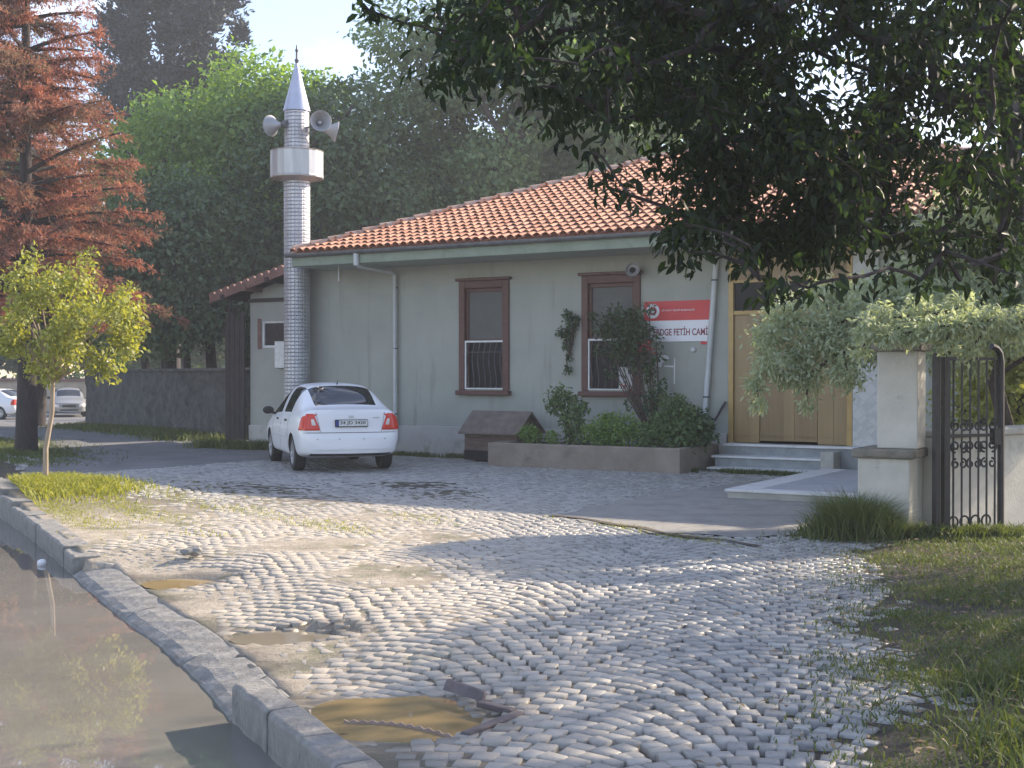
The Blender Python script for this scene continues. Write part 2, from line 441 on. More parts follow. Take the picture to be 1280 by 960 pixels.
def axis(lo, hi, f0, f1, fine, coarse):
    a = [f0]
    while a[-1] < f1: a.append(a[-1]+fine)
    s = fine; b = a[-1]
    while b < hi: s = min(s*1.18, coarse); b += s; a.append(b)
    s = fine; b = f0; pre = []
    while b > lo: s = min(s*1.18, coarse); b -= s; pre.append(b)
    return np.array(pre[::-1]+a)
xs = axis(-400, 400, -.6, 9.5, .06, 20); ys = axis(-60, 700, 3.6, 19, .08, 20)
X, Y = np.meshgrid(xs, ys)
X = X+kerb_xv(ys)[:, None]
Z = gz(X, Y) - .032+.0275*smooth((-X+1.4)/2.4)*(Y < 19)*(Y > 3.5)
Z = Z + .034*smooth((X-(-.45+.28*Y))/.9)*(Y < 13)
fine = np.exp(-(X/9)**2)*(Y < 22)*(Y > 2)
Z = Z + fine*.0042*np.where(Y > 13, .3, 1)*(np.sin(X*3.1+Y*1.7)+np.sin(X*1.3-Y*2.9+1))
nx, ny = len(xs), len(ys)
idx = (np.arange(ny-1)[:, None]*nx+np.arange(nx-1)[None, :]).ravel()
def wetness(x, y):
    w = np.zeros(np.broadcast(x, y).shape)
    for (cx, cy, rx, ry) in ((HOLE[0], HOLE[1], .42, .40), (-1.42, 8.33, .36, .22), (-2.72, 10.5, .34, .24)):
        q = np.sqrt(((x-cx)/rx)**2+((y-cy)/ry)**2)
        w = np.maximum(w, np.clip((1.75-q+.15*np.sin(x*17+y*9))/.6, 0, 1))
    d = x-kerb_xv(y)
    return np.maximum(w, np.clip((.62-d+.12*np.sin(y*6)+.06*np.sin(y*17))/.3, 0, 1)*(y < 11.2))
def put_attr(o, val):
    a = o.data.attributes.new('wet', 'FLOAT', 'POINT'); a.data.foreach_set('value', np.asarray(val, np.float32).ravel())
gr = np_mesh('ground', np.stack([X, Y, Z], -1).reshape(-1, 3), np.stack([idx, idx+1, idx+nx+1, idx+nx], 1), np.full(len(idx), 4), M['ground'], smooth=True)
tag(gr, kind='structure'); put_attr(gr, wetness(X, Y))

# road under the big puddle, and the puddle itself
mb = MB()
pl = [(kerb_x(y)+.10, y) for y in np.linspace(24, -2, 60)]
far = [(x-14, y) for x, y in pl]
for i in range(len(pl)-1):
    a, b, c, d = pl[i], pl[i+1], far[i+1], far[i]
    mb.quad((*a, WATER-.025), (*d, WATER-.025), (*c, WATER-.025), (*b, WATER-.025))
tag(mb.build('road', M['asphalt']), kind='structure')
mb = MB()
pl = [(kerb_x(y)+.10, y) for y in np.linspace(17.5, -2, 60)]
for i in range(len(pl)-1):
    a, b = pl[i], pl[i+1]
    w = 12.0
    mb.quad((*a, WATER), (a[0]-w, a[1], WATER), (b[0]-w, b[1], WATER), (*b, WATER))
tag(mb.build('puddle_water', M['puddle']), kind='structure')

def pool(name, cx, cy, rx, ry, z, m, seed, rot=0):
    rr = np.random.default_rng(seed); n = 40
    ph = rr.random(4)*6
    mb = MB(); pts = []
    for k in range(n):
        t = 2*PI*k/n
        q = 1+.13*math.sin(2*t+ph[0])+.08*math.sin(3*t+ph[1])+.05*math.sin(7*t+ph[2])
        u, v = rx*q*math.cos(t), ry*q*math.sin(t)
        pts.append((cx+u*math.cos(rot)-v*math.sin(rot), cy+u*math.sin(rot)+v*math.cos(rot), z))
    zz = z-float(sag(cx, cy))-.008
    mb.add([(max(q_[0], kerb_x(q_[1])+(.12 if q_[1] < 6.7 else .40)), q_[1], zz) for q_ in pts], [tuple(range(n))])
    return tag(mb.build(name, m), kind='structure')
pool('puddle_water', HOLE[0], HOLE[1], .60, .58, -.036, M['puddle_ochre'], 3)
pool('puddle_water', -1.42, 8.33, .40, .27, -.022, M['puddle_grey'], 4, -.1)
pool('puddle_water', -2.72, 10.5, .36, .27, -.022, M['puddle_ochre'], 5, .2)

# ------------------------------------------------------------------ building frame
P0 = Vector((-.52, 24.4)); ANG = math.atan2(-.513, .859)
U = Vector((math.cos(ANG), math.sin(ANG))); Vv = Vector((-U.y, U.x))
def onplane(px, off=0.0):
    k = (px-640)/F; b = P0+Vv*off
    s = (k*b.y-b.x)/(U.x-k*U.y)
    return s, b+U*s
S0, O2 = onplane(497)
def fs(px, off=0.0): return onplane(px, off)[0]-S0
def fz(px, py, off=0.0): return CH-(py-HY)/F*onplane(px, off)[1].y
def bw(s, off, z=0.0):                  # building frame to world
    p = O2+U*s+Vv*off
    return Vector((p.x, p.y, z))
BLOC = (O2.x, O2.y, 0)

# ------------------------------------------------------------------ cobbles, apron, paths
APRON = [(.45,14.38), (1.0,13.55), (1.51,12.74), (2.6,12.55), (3.6,12.9), (4.6,13.6), (7.5,17.5), (6.6,19.6), (4.6,20.2), (3.3,18.6), (2.1,17.2), (1.3,15.9)]
def inpoly(x, y, poly):
    x = np.asarray(x); y = np.asarray(y); r = np.zeros(x.shape, bool); n = len(poly)
    for i in range(n):
        x0, y0 = poly[i]; x1, y1 = poly[(i+1) % n]
        c = ((y0 > y) != (y1 > y)) & (x < (x1-x0)*(y-y0)/((y1-y0) or 1e-9)+x0)
        r ^= c
    return r
AP2 = []
for i, (x0, y0) in enumerate(APRON):
    x1, y1 = APRON[(i+1) % len(APRON)]; k_ = max(1, int(math.hypot(x1-x0, y1-y0)/.15))
    for j in range(k_):
        AP2.append((x0+(x1-x0)*j/k_+random.uniform(-.05, .05)+.08*math.sin(j*.9), y0+(y1-y0)*j/k_+random.uniform(-.05, .05)+.07*math.sin(j*.7+1)))
APRON = AP2
mb = MB(); mb.add([(x, y, .004) for x, y in APRON], [tuple(range(len(APRON)))])
ap = mb.build('concrete_apron', M['apron']); tag(ap, kind='structure')
# gritty crack along the apron's edge
mb = MB()
ck = [gnd(690,645), gnd(735,650), gnd(770,657), gnd(800,660), gnd(832,668), gnd(865,673), gnd(905,676), gnd(950,684)]
for i in range(len(ck)-1):
    a, b = ck[i], ck[i+1]; n = Vector((-(b-a).y, (b-a).x, 0)).normalized()
    w0, w1 = (.02+.035*random.random()), (.02+.035*random.random())
    mb.quad(a+n*w0+Vector((0,0,.011)), a-n*w0+Vector((0,0,.011)), b-n*w1+Vector((0,0,.0112)), b+n*w1+Vector((0,0,.0112)))
tag(mb.build('pavement_crack', M['soil']), kind='structure')
# asphalt lane running to the back left
mb = MB()
lane = [(-2.9,25.7,-7.4,19.6), (-4.6,27.2,-8.2,21.5), (-6.2,30.5,-9.0,25.0), (-9.5,36.0,-11.8,30.5), (-13.5,43.5,-17.0,38.0), (-19,56,-27,48), (-22,75,-60,70)]
for (a0, a1, b0, b1), (c0, c1, d0, d1) in zip(lane, lane[1:]):
    n = 8; w_ = 12; first = (a0 == -2.9); G_ = []
    for k in range(n+1):
        for j_ in range(w_+1):
            t, r = k/n, j_/w_
            x = (a0*(1-r)+b0*r)*(1-t)+(c0*(1-r)+d0*r)*t; y = (a1*(1-r)+b1*r)*(1-t)+(c1*(1-r)+d1*r)*t
            G_.append((x, y, float(gz(x, y))+(-.035 if first and k == 0 else .004)))
    mb.add(G_, [(k*(w_+1)+j_, (k+1)*(w_+1)+j_, (k+1)*(w_+1)+j_+1, k*(w_+1)+j_+1) for k in range(n) for j_ in range(w_)])
tag(mb.build('lane', M['asphalt']), kind='structure')

def cobbles():
    W = 1.25; Rr = .92; pitch = .112; rot = R(-12)
    cs, sn = math.cos(rot), math.sin(rot)
    C = []; T = []; SZ = []
    for c in range(-14, 14):
        for k in range(-30, 260):
            amax = math.asin(.5*W/Rr)
            na = int(2*amax*Rr/.112)
            for j in range(na):
                a = -amax+(j+.5+RNG.normal()*.07+(.5 if k % 2 else 0)-.25)*2*amax/na
                x = c*W+Rr*math.sin(a)
                y = k*pitch-(Rr-Rr*math.cos(a))*1.0+(c % 2)*.05
                C.append((x, y)); T.append(-a); SZ.append(math.cos(a))
    C = np.array(C); T = np.array(T); SZ = np.array(SZ)
    x = C[:, 0]*cs-C[:, 1]*sn; y = C[:, 0]*sn+C[:, 1]*cs
    x = x+RNG.normal(size=len(x))*.006; y = y+RNG.normal(size=len(x))*.006
    rl = smooth((-x+1.0)/2.2); x = x+RNG.normal(size=len(x))*.009*rl; y = y+RNG.normal(size=len(x))*.009*rl; T = T+RNG.normal(size=len(x))*.16*rl
    d = x-kerb_xv(y)
    lane_x = -4.9-.52*(y-15)
    s_ = (x-O2.x)*U.x+(y-O2.y)*U.y; off_ = (x-O2.x)*Vv.x+(y-O2.y)*Vv.y
    keep = (d > np.where((y < 11.3) & (y > 6.7), .44, .26)) & (y > 3.9) & (off_ < -.35) & (y < 27) & ~inpoly(x, y, APRON)
    keep &= np.where(y > 14.5, x > lane_x+1.6*RNG.random(len(x))**2, True)
    edge = .16+.28*y+.22*np.sin(y*2.1)+.15*np.sin(y*5.3)
    keep &= x < edge+RNG.normal(size=len(x))*.14
    for (cx, cy, rx, ry) in ((HOLE[0], HOLE[1], .43, .41), (-1.42, 8.33, .30, .17), (-2.8, 10.6, .5, .42)):
        keep &= (((x-cx)/rx)**2+((y-cy)/ry)**2) > 1
    # grassed-over corner near the sapling
    keep &= ~((((x+5.0)/1.7)**2+((y-14.0)/2.3)**2 < 1) & (RNG.random(len(x)) < .75))
    vis = np.abs(x) < y*.46+.8
    keep &= vis
    x, y, T, SZ = x[keep], y[keep], T[keep]+rot+RNG.normal(size=keep.sum())*.06, SZ[keep]
    n = len(x)
    rs_ = smooth((-x+1.0)/2.2); hl = (.0480+.0055*rs_+RNG.normal(size=n)*.0045); hd = ((.0460+.0055*rs_)*np.clip(SZ, .74, 1)+RNG.normal(size=n)*.003)
    g = gz(x, y)
    # dip at the hollows already in gz
    top = g+RNG.normal(size=n)*.0022+.002*np.sin(x*2.3+y*1.1)
    rough = smooth((-x+1.0)/2.2)            # sandier half: stones sunk into grit
    top = top-.0025*rough+RNG.normal(size=n)*.0006*rough
    tiltx = RNG.normal(size=n)*.022*(1-.25*smooth((-x+1)/2.2)); tilty = RNG.normal(size=n)*.022*(1-.25*smooth((-x+1)/2.2))
    V = []
    for (sx, sy) in ((-1,-1), (1,-1), (1,1), (-1,1)):
        jx = sx*hl+RNG.normal(size=n)*.005; jy = sy*hd+RNG.normal(size=n)*.005
        V.append((jx, jy))
    def ring(sc, zz):
        out = []
        for jx, jy in V:
            a, b = jx*sc, jy*sc
            out.append(np.stack([x+a*np.cos(T)-b*np.sin(T), y+a*np.sin(T)+b*np.cos(T), zz+a*tiltx+b*tilty], 1))
        return out
    rings = ring(1.0, top-.07)+ring(1.0, top-.007+.003*rough)+ring(.92, top)
    VV = np.stack(rings, 1).reshape(-1, 3)
    b = (np.arange(n)*12)[:, None]
    quads = []
    for r0 in (0, 4):
        for k in range(4):
            quads.append(b+np.array([r0+k, r0+(k+1) % 4, r0+4+(k+1) % 4, r0+4+k]))
    quads.append(b+np.array([8, 9, 10, 11]))
    lp = np.concatenate(quads, 1)
    o = np_mesh('cobblestone_paving', VV, lp, np.full(n*9, 4), M['cobble'])
    tag(o, kind='structure'); put_attr(o, np.repeat(wetness(x, y), 12))
    print('cobbles', n)
cobbles()

# kerb stones -----------------------------------------------------------------
def kpoint(t):                          # arc-length walk from the far end
    for (x0, y0), (x1, y1) in zip(KL, KL[1:]):
        l = math.hypot(x1-x0, y1-y0)
        if t <= l: return Vector((x0+(x1-x0)*t/l, y0+(y1-y0)*t/l, 0)), Vector(((x1-x0)/l, (y1-y0)/l, 0))
        t -= l
    return Vector((*KL[-1], 0)), Vector((.7, -.7, 0))
def kerb_stone(t0, t1, top, drop, label, wid=.26, lift=None):
    a, da = kpoint(t0); b, db = kpoint(t1); c = (a+b)/2; d = (b-a); L = d.length; d.normalize()
    n = Vector((-d.y, d.x, 0))
    if n.x < 0: n = -n
    g = float(gz(c.x+.5, c.y)) if lift is None else lift
    mb = MB(); nseg = 5; prof = [(0, -.34), (0, top-.02), (.018, top), (wid-.02, top+drop), (wid, top+drop-.02), (wid, -.34)]
    if drop: prof[2:4] = [(.02, top), (wid*.22, top+drop*.40), (wid*.5, top+drop*.72), (wid-.02, top+drop)]
    vs = []
    for i in range(nseg+1):
        u = -L/2+.006+(L-.012)*i/nseg
        jit = random.uniform(-.008, .008)
        for q, z in prof: vs.append((u, q+(jit if q < .1 else 0), z+(random.uniform(-.007, .007) if z > -.2 else 0)+g*(z > -.2)))
    np_ = len(prof)
    fsx = [tuple(range(np_)), tuple(nseg*np_+k for k in range(np_))[::-1]]
    for i in range(nseg):
        for k in range(np_):
            fsx.append((i*np_+k, (i+1)*np_+k, (i+1)*np_+(k+1) % np_, i*np_+(k+1) % np_))
    mb.add(vs, fsx)
    o = mb.build('kerb_stone', M['kerb'], bevel=.008)
    # local x along d, local y along n (towards the yard)
    if d.x*n.y-d.y*n.x < 0:
        d = -d
        for v in o.data.vertices: v.co.x = -v.co.x
        o.data.flip_normals()
    o.location = (c.x, c.y, 0); o.rotation_euler = (0, 0, math.atan2(d.y, d.x))
    return tag(o, label, 'kerb stone', 'kerb stones along the puddle')
def tl(idx):
    return sum(math.hypot(KL[i+1][0]-KL[i][0], KL[i+1][1]-KL[i][1]) for i in range(idx))
t = tl(1); end = tl(4); raised = []
while t < end-.3:
    L = min(random.uniform(.75, 1.05), end-t)
    if end-t-L < .35: L = end-t
    raised.append((t, t+L)); t += L
for i, (a, b) in enumerate(raised):
    k = len(raised)-1-i
    lab = ('raised grey kerb stone at the broken end of the kerb, beside the dropped slabs' if k == 0 else
           'raised grey kerb stone edging the grass, second from the broken kerb end' if k == 1 else
           'raised grey kerb stone edging the grass, third from the broken kerb end' if k == 2 else
           'raised grey kerb stone beside the grass mound of the young tree')
    kerb_stone(a, b, .0, .0, lab)
t = tl(4)+.03; end = tl(8)-.02; dropped = []
while t < end-.2:
    L = min(random.uniform(.55, .95), end-t)
    if end-t-L < .35: L = end-t
    dropped.append((t, t+L)); t += L
DL = ['low worn kerb slab at water level, touching the raised broken kerb end', 'low worn kerb slab at water level, second from the raised broken kerb end',
      'low worn kerb slab at water level, third from the raised broken kerb end', 'low worn kerb slab at water level, fourth from the raised broken kerb end',
      'low worn kerb slab at water level, next to last before the raised blocks']
for i, (a, b) in enumerate(dropped):
    k = len(dropped)-1-i
    lab = 'low worn kerb slab at water level, touching the raised blocks by the drain' if k == 0 else DL[min(i, 4)]
    kerb_stone(a-.015, b+.015, WATER+.022, .064, lab, .34, 0.0)
t = tl(8)+.0; end = tl(11); near = []
while t < end-.2:
    L = min(random.uniform(.42, .62), end-t); near.append((t, t+L)); t += L
NL = ['raised square kerb block by the ochre drain puddle, first beside the low slabs', 'raised square kerb block by the drain puddle, second in its row',
      'raised square kerb block by the drain puddle, third in its row', 'raised square kerb block at the lower edge of the photo']
for i, (a, b) in enumerate(near[:4]):
    kerb_stone(a, b, .004, .0, NL[i], .185, 0.0)

# broken drain frame -----------------------------------------------------------
df = thing('drain_frame', 'broken rusty drain frame lying around the ochre puddle', 'drain frame', (-.1, 6.1, 0))
mb = MB(); a = Vector((.14, -.02, 0)); b = Vector((-.11, -.39, 0)); c = Vector((-.06, .17, 0))
def bar(mb, a, b, w, h, z):
    d = (b-a).normalized(); n = Vector((-d.y, d.x, 0))*w/2
    vs = [a+n, a-n, b-n, b+n]
    mb.add([(*v.xy, z) for v in vs]+[(*v.xy, z+h) for v in vs], [(3,2,1,0), (4,5,6,7), (0,1,5,4), (1,2,6,5), (2,3,7,6), (3,0,4,7)])
bar(mb, a, b, .055, .03, -.034); bar(mb, a+Vector((-.03,.03,0)), c, .05, .03, -.034)
mb.build('frame_bar', M['rust'], df, bevel=.006)
mb = MB()
mb.add([(-.26,.44,-.02), (-.05,.20,-.02), (-.03,.23,-.02), (-.24,.47,-.02), (-.24,.48,.028), (-.04,.24,.02), (-.02,.26,.02), (-.22,.50,.028)],
       [(3,2,1,0), (4,5,6,7), (0,1,5,4), (1,2,6,5), (2,3,7,6), (3,0,4,7)])
mb.build('upturned_plate', M['rust'], df, bevel=.008)
mb = MB()
tv = []; tf = []
for i in range(27):
    t = i/26; p = Vector((-.70+.60*t, -.02-.33*t+.10*math.sin(t*PI), 0)); b_ = len(tv)
    tv += [(p.x, p.y, -.10), (p.x, p.y+.012, -.10), (p.x, p.y, -.058 if i % 2 else -.047), (p.x, p.y+.010, -.058 if i % 2 else -.047)]
    if i: tf += [(b_-4, b_, b_+2, b_-2), (b_-3, b_-1, b_+3, b_+1), (b_-2, b_+2, b_+3, b_-1), (b_-4, b_-3, b_+1, b_)]
mb.add(tv, tf)
mb.build('reflection_teeth', M['glintpale'], df)  # pale toothed strip added for the zigzag reflection on the water

# ------------------------------------------------------------------ mosque building
B = thing('mosque_building', 'low grey green mosque building with hipped red tile roof', 'building', BLOC, ANG)
WIN = []
for (l, r_) in ((575, 637), (728, 801)):
    WIN.append((fs(l), fs(r_)))
WZ0, WZ1 = 1.30, 3.37
XL = fs(313)                       # annex left corner
XR = 12.7
DX0, DX1 = fs(911), fs(1066)       # door bay
AW = (fs(327), fs(327)+.92)        # annex window
AWZ = (2.15, 2.72)
def holed(mb, x0, x1, z0, z1, holes, y=0.0, depth=.16):
    xs_ = sorted({x0, x1, *[h[0] for h in holes], *[h[1] for h in holes]}); zs_ = sorted({z0, z1, *[h[2] for h in holes], *[h[3] for h in holes]})
    for i in range(len(xs_)-1):
        for j in range(len(zs_)-1):
            cx, cz = (xs_[i]+xs_[i+1])/2, (zs_[j]+zs_[j+1])/2
            if any(h[0] < cx < h[1] and h[2] < cz < h[3] for h in holes): continue
            mb.quad((xs_[i], y, zs_[j]), (xs_[i+1], y, zs_[j]), (xs_[i+1], y, zs_[j+1]), (xs_[i], y, zs_[j+1]))
    for (a, b, c, d) in holes:
        mb.quad((a, y, c), (a, y+depth, c), (a, y+depth, d), (a, y, d)); mb.quad((b, y, c), (b, y, d), (b, y+depth, d), (b, y+depth, c))
        mb.quad((a, y, c), (b, y, c), (b, y+depth, c), (a, y+depth, c)); mb.quad((a, y, d), (a, y+depth, d), (b, y+depth, d), (b, y, d))
XM = -1.75
mb = MB()
holed(mb, XM, XR, .55, 3.92, [(w[0]+.05, w[1]-.05, WZ0, WZ1) for w in WIN]+[(DX0, DX1, .55, 3.75)])
mb.quad((XR, 0, .0), (XR, 9.6, .0), (XR, 9.6, 3.92), (XR, 0, 3.92)); mb.quad((XM, 0, .0), (XM, 0, 3.92), (XM, 9.6, 3.92), (XM, 9.6, .0))
mb.quad((XM, 9.6, .0), (XM, 9.6, 3.92), (XR, 9.6, 3.92), (XR, 9.6, .0))
mb.build('wall', M['stucco'], B)
mb = MB()
holed(mb, XL, XM-.002, .50, 3.16, [(AW[0], AW[1], AWZ[0], AWZ[1])], y=.0)
mb.quad((XL, 0, 0), (XL, 0, 3.16), (XL, 6, 3.16), (XL, 6, 0)); mb.quad((XL, 6, 0), (XL, 6, 3.16), (XM, 6, 3.16), (XM, 6, 0))
# gable infill
mb.add([(XL, .0, 3.16), (XM-.002, .0, 3.16), (XM-.002, .0, 3.95), (XL, .0, 3.30)], [(0, 1, 2, 3)])
mb.build('annex_wall', M['annex_stucco'], B)
mb = MB(); mb.box(XM+.0, DX0-.03, -.035, .2, -.05, .575); mb.box(DX1+.4, XR, -.035, .2, -.05, .575)
mb.build('plinth', M['plinth'], B, bevel=.01)
mb = MB(); mb.box(XL-.02, XM-.003, -.04, .2, -.05, .50); mb.build('annex_plinth', M['plinth'], B, bevel=.01)
# roof structure
RX0, RX1, RY0, RY1, EZ, SL = -1.7, 13.9, -1.2, 10.8, 3.97, .396
HALF = (RY1-RY0)/2; RZ = EZ+SL*HALF
A_, B_, C_, D_ = (RX0, RY0, EZ), (RX1, RY0, EZ), (RX1, RY1, EZ), (RX0, RY1, EZ)
E_, F_ = (RX0+HALF, RY0+HALF, RZ), (RX1-HALF, RY0+HALF, RZ)
RF = thing('roof', None, None); RF.parent = B
mb = MB(); mb.quad(A_, B_, F_, E_); mb.quad(C_, D_, E_, F_); mb.add([D_, A_, E_], [(0, 1, 2)]); mb.add([B_, C_, F_], [(0, 1, 2)])
mb.build('roof_deck', M['tile_bed'], RF)
def tiles(origin, e, inward, width, run, cut):
    e = Vector(e); inn = Vector(inward); sl = math.atan(SL)
    p = inn*math.cos(sl)+Vector((0, 0, math.sin(sl))); nrm = e.cross(p)
    if nrm.z < 0: nrm = -nrm
    V = []; loops = []; cnt = []; pitch, row, seg = .178, .255, 6
    rows = int(run/math.cos(sl)/row)+1; cols = int(width/pitch)
    for i in range(rows):
        for j in range(cols+1):
            u = (j+.5)*pitch+random.uniform(-.008, .008); t = i*row-.05
            rr = max(t, 0)*math.cos(sl)
            if cut(u, rr): continue
            base = Vector(origin)+e*u+p*t+nrm*random.uniform(.0, .008)
            b = len(V); yaw = random.uniform(-.035, .035)
            for end, (tt, rad, lift) in enumerate(((0, .080, .042), (.31, .068, .014))):
                for k in range(seg+1):
                    an = PI*k/seg
                    q = base+p*tt+e*(math.cos(an)*rad+yaw*tt)+nrm*(math.sin(an)*rad+lift-.01)
                    V.append(q)
            for k in range(seg):
                loops += [b+k+1, b+k, b+seg+1+k, b+seg+2+k]; cnt.append(4)
    return V, loops, cnt
VV = []; LP = []; CN = []
for args in ((A_, (1,0,0), (0,1,0), RX1-RX0, HALF, lambda u, r: r > HALF or u < r+.02 or u > RX1-RX0-r-.02),
             (C_, (-1,0,0), (0,-1,0), RX1-RX0, HALF, lambda u, r: r > HALF or u < r+.02 or u > RX1-RX0-r-.02),
             (D_, (0,-1,0), (1,0,0), RY1-RY0, HALF, lambda u, r: u < r+.02 or u > RY1-RY0-r-.02),
             (B_, (0,1,0), (-1,0,0), RY1-RY0, HALF, lambda u, r: u < r+.02 or u > RY1-RY0-r-.02)):
    v, l, c = tiles(*args); o_ = len(VV); VV += v; LP += [i+o_ for i in l]; CN += c
np_mesh('roof_tiles', np.array([tuple(v) for v in VV]), LP, CN, M['tile'], RF, smooth=True)
mb = MB()
def caps(a, b):
    a = Vector(a); b = Vector(b); d = (b-a); n = int(d.length/.36); d.normalize(); s = d.cross(Vector((0,0,1))).normalized(); up = s.cross(d)
    for i in range(n):
        q = a+d*(i*.36+.05); vs = []
        for tt, rad, lift in ((0, .12, .10), (.42, .10, .075)):
            for k in range(7):
                an = PI*k/6
                vs.append(q+d*tt+s*(math.cos(an)*rad)+up*(math.sin(an)*rad*.9+lift-.06+random.uniform(0,.006)))
        mb.add(vs, [(k+1, k, 7+k, 8+k) for k in range(6)]+[tuple(range(7))])
for a, b in ((A_, E_), (B_, F_), (C_, F_), (D_, E_), (E_, F_)): caps(a, b)
mb.build('ridge_caps', M['ridge'], RF)
mb = MB(); t_ = .03
mb.box(RX0, RX1, RY0, RY0+t_, 3.71, 3.95); mb.box(RX0, RX0+t_, RY0+t_, RY1, 3.71, 3.95); mb.box(RX1-t_, RX1, RY0+t_, RY1, 3.71, 3.95); mb.box(RX0, RX1, RY1, RY1+t_, 3.71, 3.95)
mb.build('fascia', M['fascia'], B, bevel=.006)
mb = MB(); mb.box(RX0+t_, RX1-t_, RY0+t_, RY1, 3.715, 3.735); mb.build('soffit', M['soffit'], B)
def gutter(x0, x1):
    mb = MB(); vs = []; n = 7
    for x in (x0, x1):
        for k in range(n):
            an = PI+PI*k/(n-1); vs.append((x, RY0-.063+.06*math.cos(an), 3.955+.075*math.sin(an)))
        for k in range(n):
            an = 2*PI-PI*k/(n-1); vs.append((x, RY0-.063+.054*math.cos(an), 3.957+.067*math.sin(an)))
    m_ = 2*n
    mb.add(vs, [tuple(range(m_))[::-1], tuple(range(m_, 2*m_))]+[(k, (k+1) % m_, m_+(k+1) % m_, m_+k) for k in range(m_)])
    return mb
gutter(RX0-.1, RX1).build('gutter', M['gutter'], B)
# downpipes
pp = thing('downpipe', None, None); pp.parent = B
mb = MB(); mb.tube([(-.07, RY0-.04, 3.90), (-.07, RY0-.04, 3.72), (-.07, RY0+.02, 3.66), (-.01, -.16, 3.60), (0, -.09, 3.55), (0, -.075, .25)], .042, 10)
mb.tube([(-.07, RY0-.04, 3.90), (-.07, RY0-.04, 3.66)], .055, 10)
mb.build('pipe', M['pvc'], pp, smooth=True)
for z in (3.3, 2.1, .8):
    mb = MB(); mb.lathe([(.05, z-.012), (.05, z+.012)], 12, Matrix.Translation((0, -.075, 0))); mb.build('clip', M['iron'], pp)
pp = thing('downpipe', None, None); pp.parent = B
mb = MB(); mb.tube([(6.79, -.35, 3.72), (6.78, -.10, 3.62), (6.76, -.08, 3.5), (6.54, -.08, .62), (6.56, -.16, .5)], .05, 10); mb.build('pipe', M['pvc'], pp, smooth=True)
for z, x in ((3.2, 6.735), (1.2, 6.585)):
    mb = MB(); mb.lathe([(.058, z-.015), (.058, z+.015)], 12, Matrix.Translation((x, -.08, 0))); mb.build('clip', M['iron'], pp)
# windows
def window(x0, x1, paper=False):
    w = thing('window', None, None); w.parent = B
    c = .13
    mb = MB()
    mb.box(x0, x0+c, -.05, .10, WZ0-.02, WZ1); mb.box(x1-c, x1, -.05, .10, WZ0-.02, WZ1); mb.box(x0+c, x1-c, -.05, .10, WZ1-.14, WZ1)
    mb.build('casing', M['redwood'], w, bevel=.012)
    mb = MB(); mb.box(x0-.05, x1+.05, -.105, .10, WZ1+.002, WZ1+.055); mb.build('lintel_moulding', M['redwood'], w, bevel=.012)
    mb = MB(); mb.box(x0-.04, x1+.04, -.12, .10, WZ0-.11, WZ0-.022); mb.build('sill', M['redwood'], w, bevel=.012)
    zm = WZ0+.93
    mb = MB()
    a, b = x0+c+.002, x1-c-.002
    mb.box(a, a+.05, .02, .09, WZ0, WZ1-.142); mb.box(b-.05, b, .02, .09, WZ0, WZ1-.142); mb.box(a+.05, b-.05, .02, .09, WZ1-.21, WZ1-.142); mb.box(a+.05, b-.05, .02, .09, zm-.025, zm+.025)
    mb.build('frame', M['redwood'], w, bevel=.006)
    mb = MB(); mb.box(a+.05, b-.05, .05, .06, zm+.025, WZ1-.21); mb.build('blind_panel', M['blind'], w)
    mb = MB(); mb.box(a+.05, b-.05, .06, .07, WZ0, zm-.025); mb.build('pane', M['glass_dark'], w)
    mb = MB(); mb.box(a, b, -.035, -.005, zm-.035, zm); mb.box(a, a+.028, -.035, -.005, WZ0+.03, zm-.035); mb.box(a, b, -.035, -.005, WZ0+.002, WZ0+.028)
    mb.build('grille_rail', M['whitepaint'], w)
    mb = MB()
    mb.tube([(a+.03, -.02, zm-.22), (b, -.02, zm-.22)], .008, 5)
    nb = 7
    for i in range(nb):
        x = a+.07+(b-a-.1)*i/(nb-1); pts = []
        for k in range(10):
            z = WZ0+.03+(zm-.07-WZ0)*k/9; t = k/9
            pts.append((x+.03*math.sin(t*2*PI*1.1), -.02-.05*math.exp(-((t-.35)/.25)**2), z))
        mb.tube(pts, .008, 5)
    mb.build('grille', M['iron'], w)
    if paper:
        mb = MB(); mb.box(b-.33, b-.06, .045, .05, WZ0+.03, WZ0+.42); mb.build('paper', M['paper'], w)
window(*WIN[0]); window(*WIN[1], True)
w = thing('annex_window', None, None); w.parent = B
mb = MB(); a, b = AW; z0, z1 = AWZ
mb.box(a, a+.05, .03, .10, z0, z1); mb.box(b-.05, b, .03, .10, z0, z1); mb.box(a+.05, b-.05, .03, .10, z1-.05, z1); mb.box(a+.05, b-.05, .03, .10, z0, z0+.05)
mb.build('frame', M['whitepaint'], w); mb = MB(); mb.box(a+.05, b-.05, .06, .07, z0+.05, z1-.05); mb.build('pane', M['darkwood'], w)
mb = MB(); mb.box(a-.10, a-.002, -.015, .02, z0-.03, z1+.05); mb.build('reveal_trim', M['verge'], w)
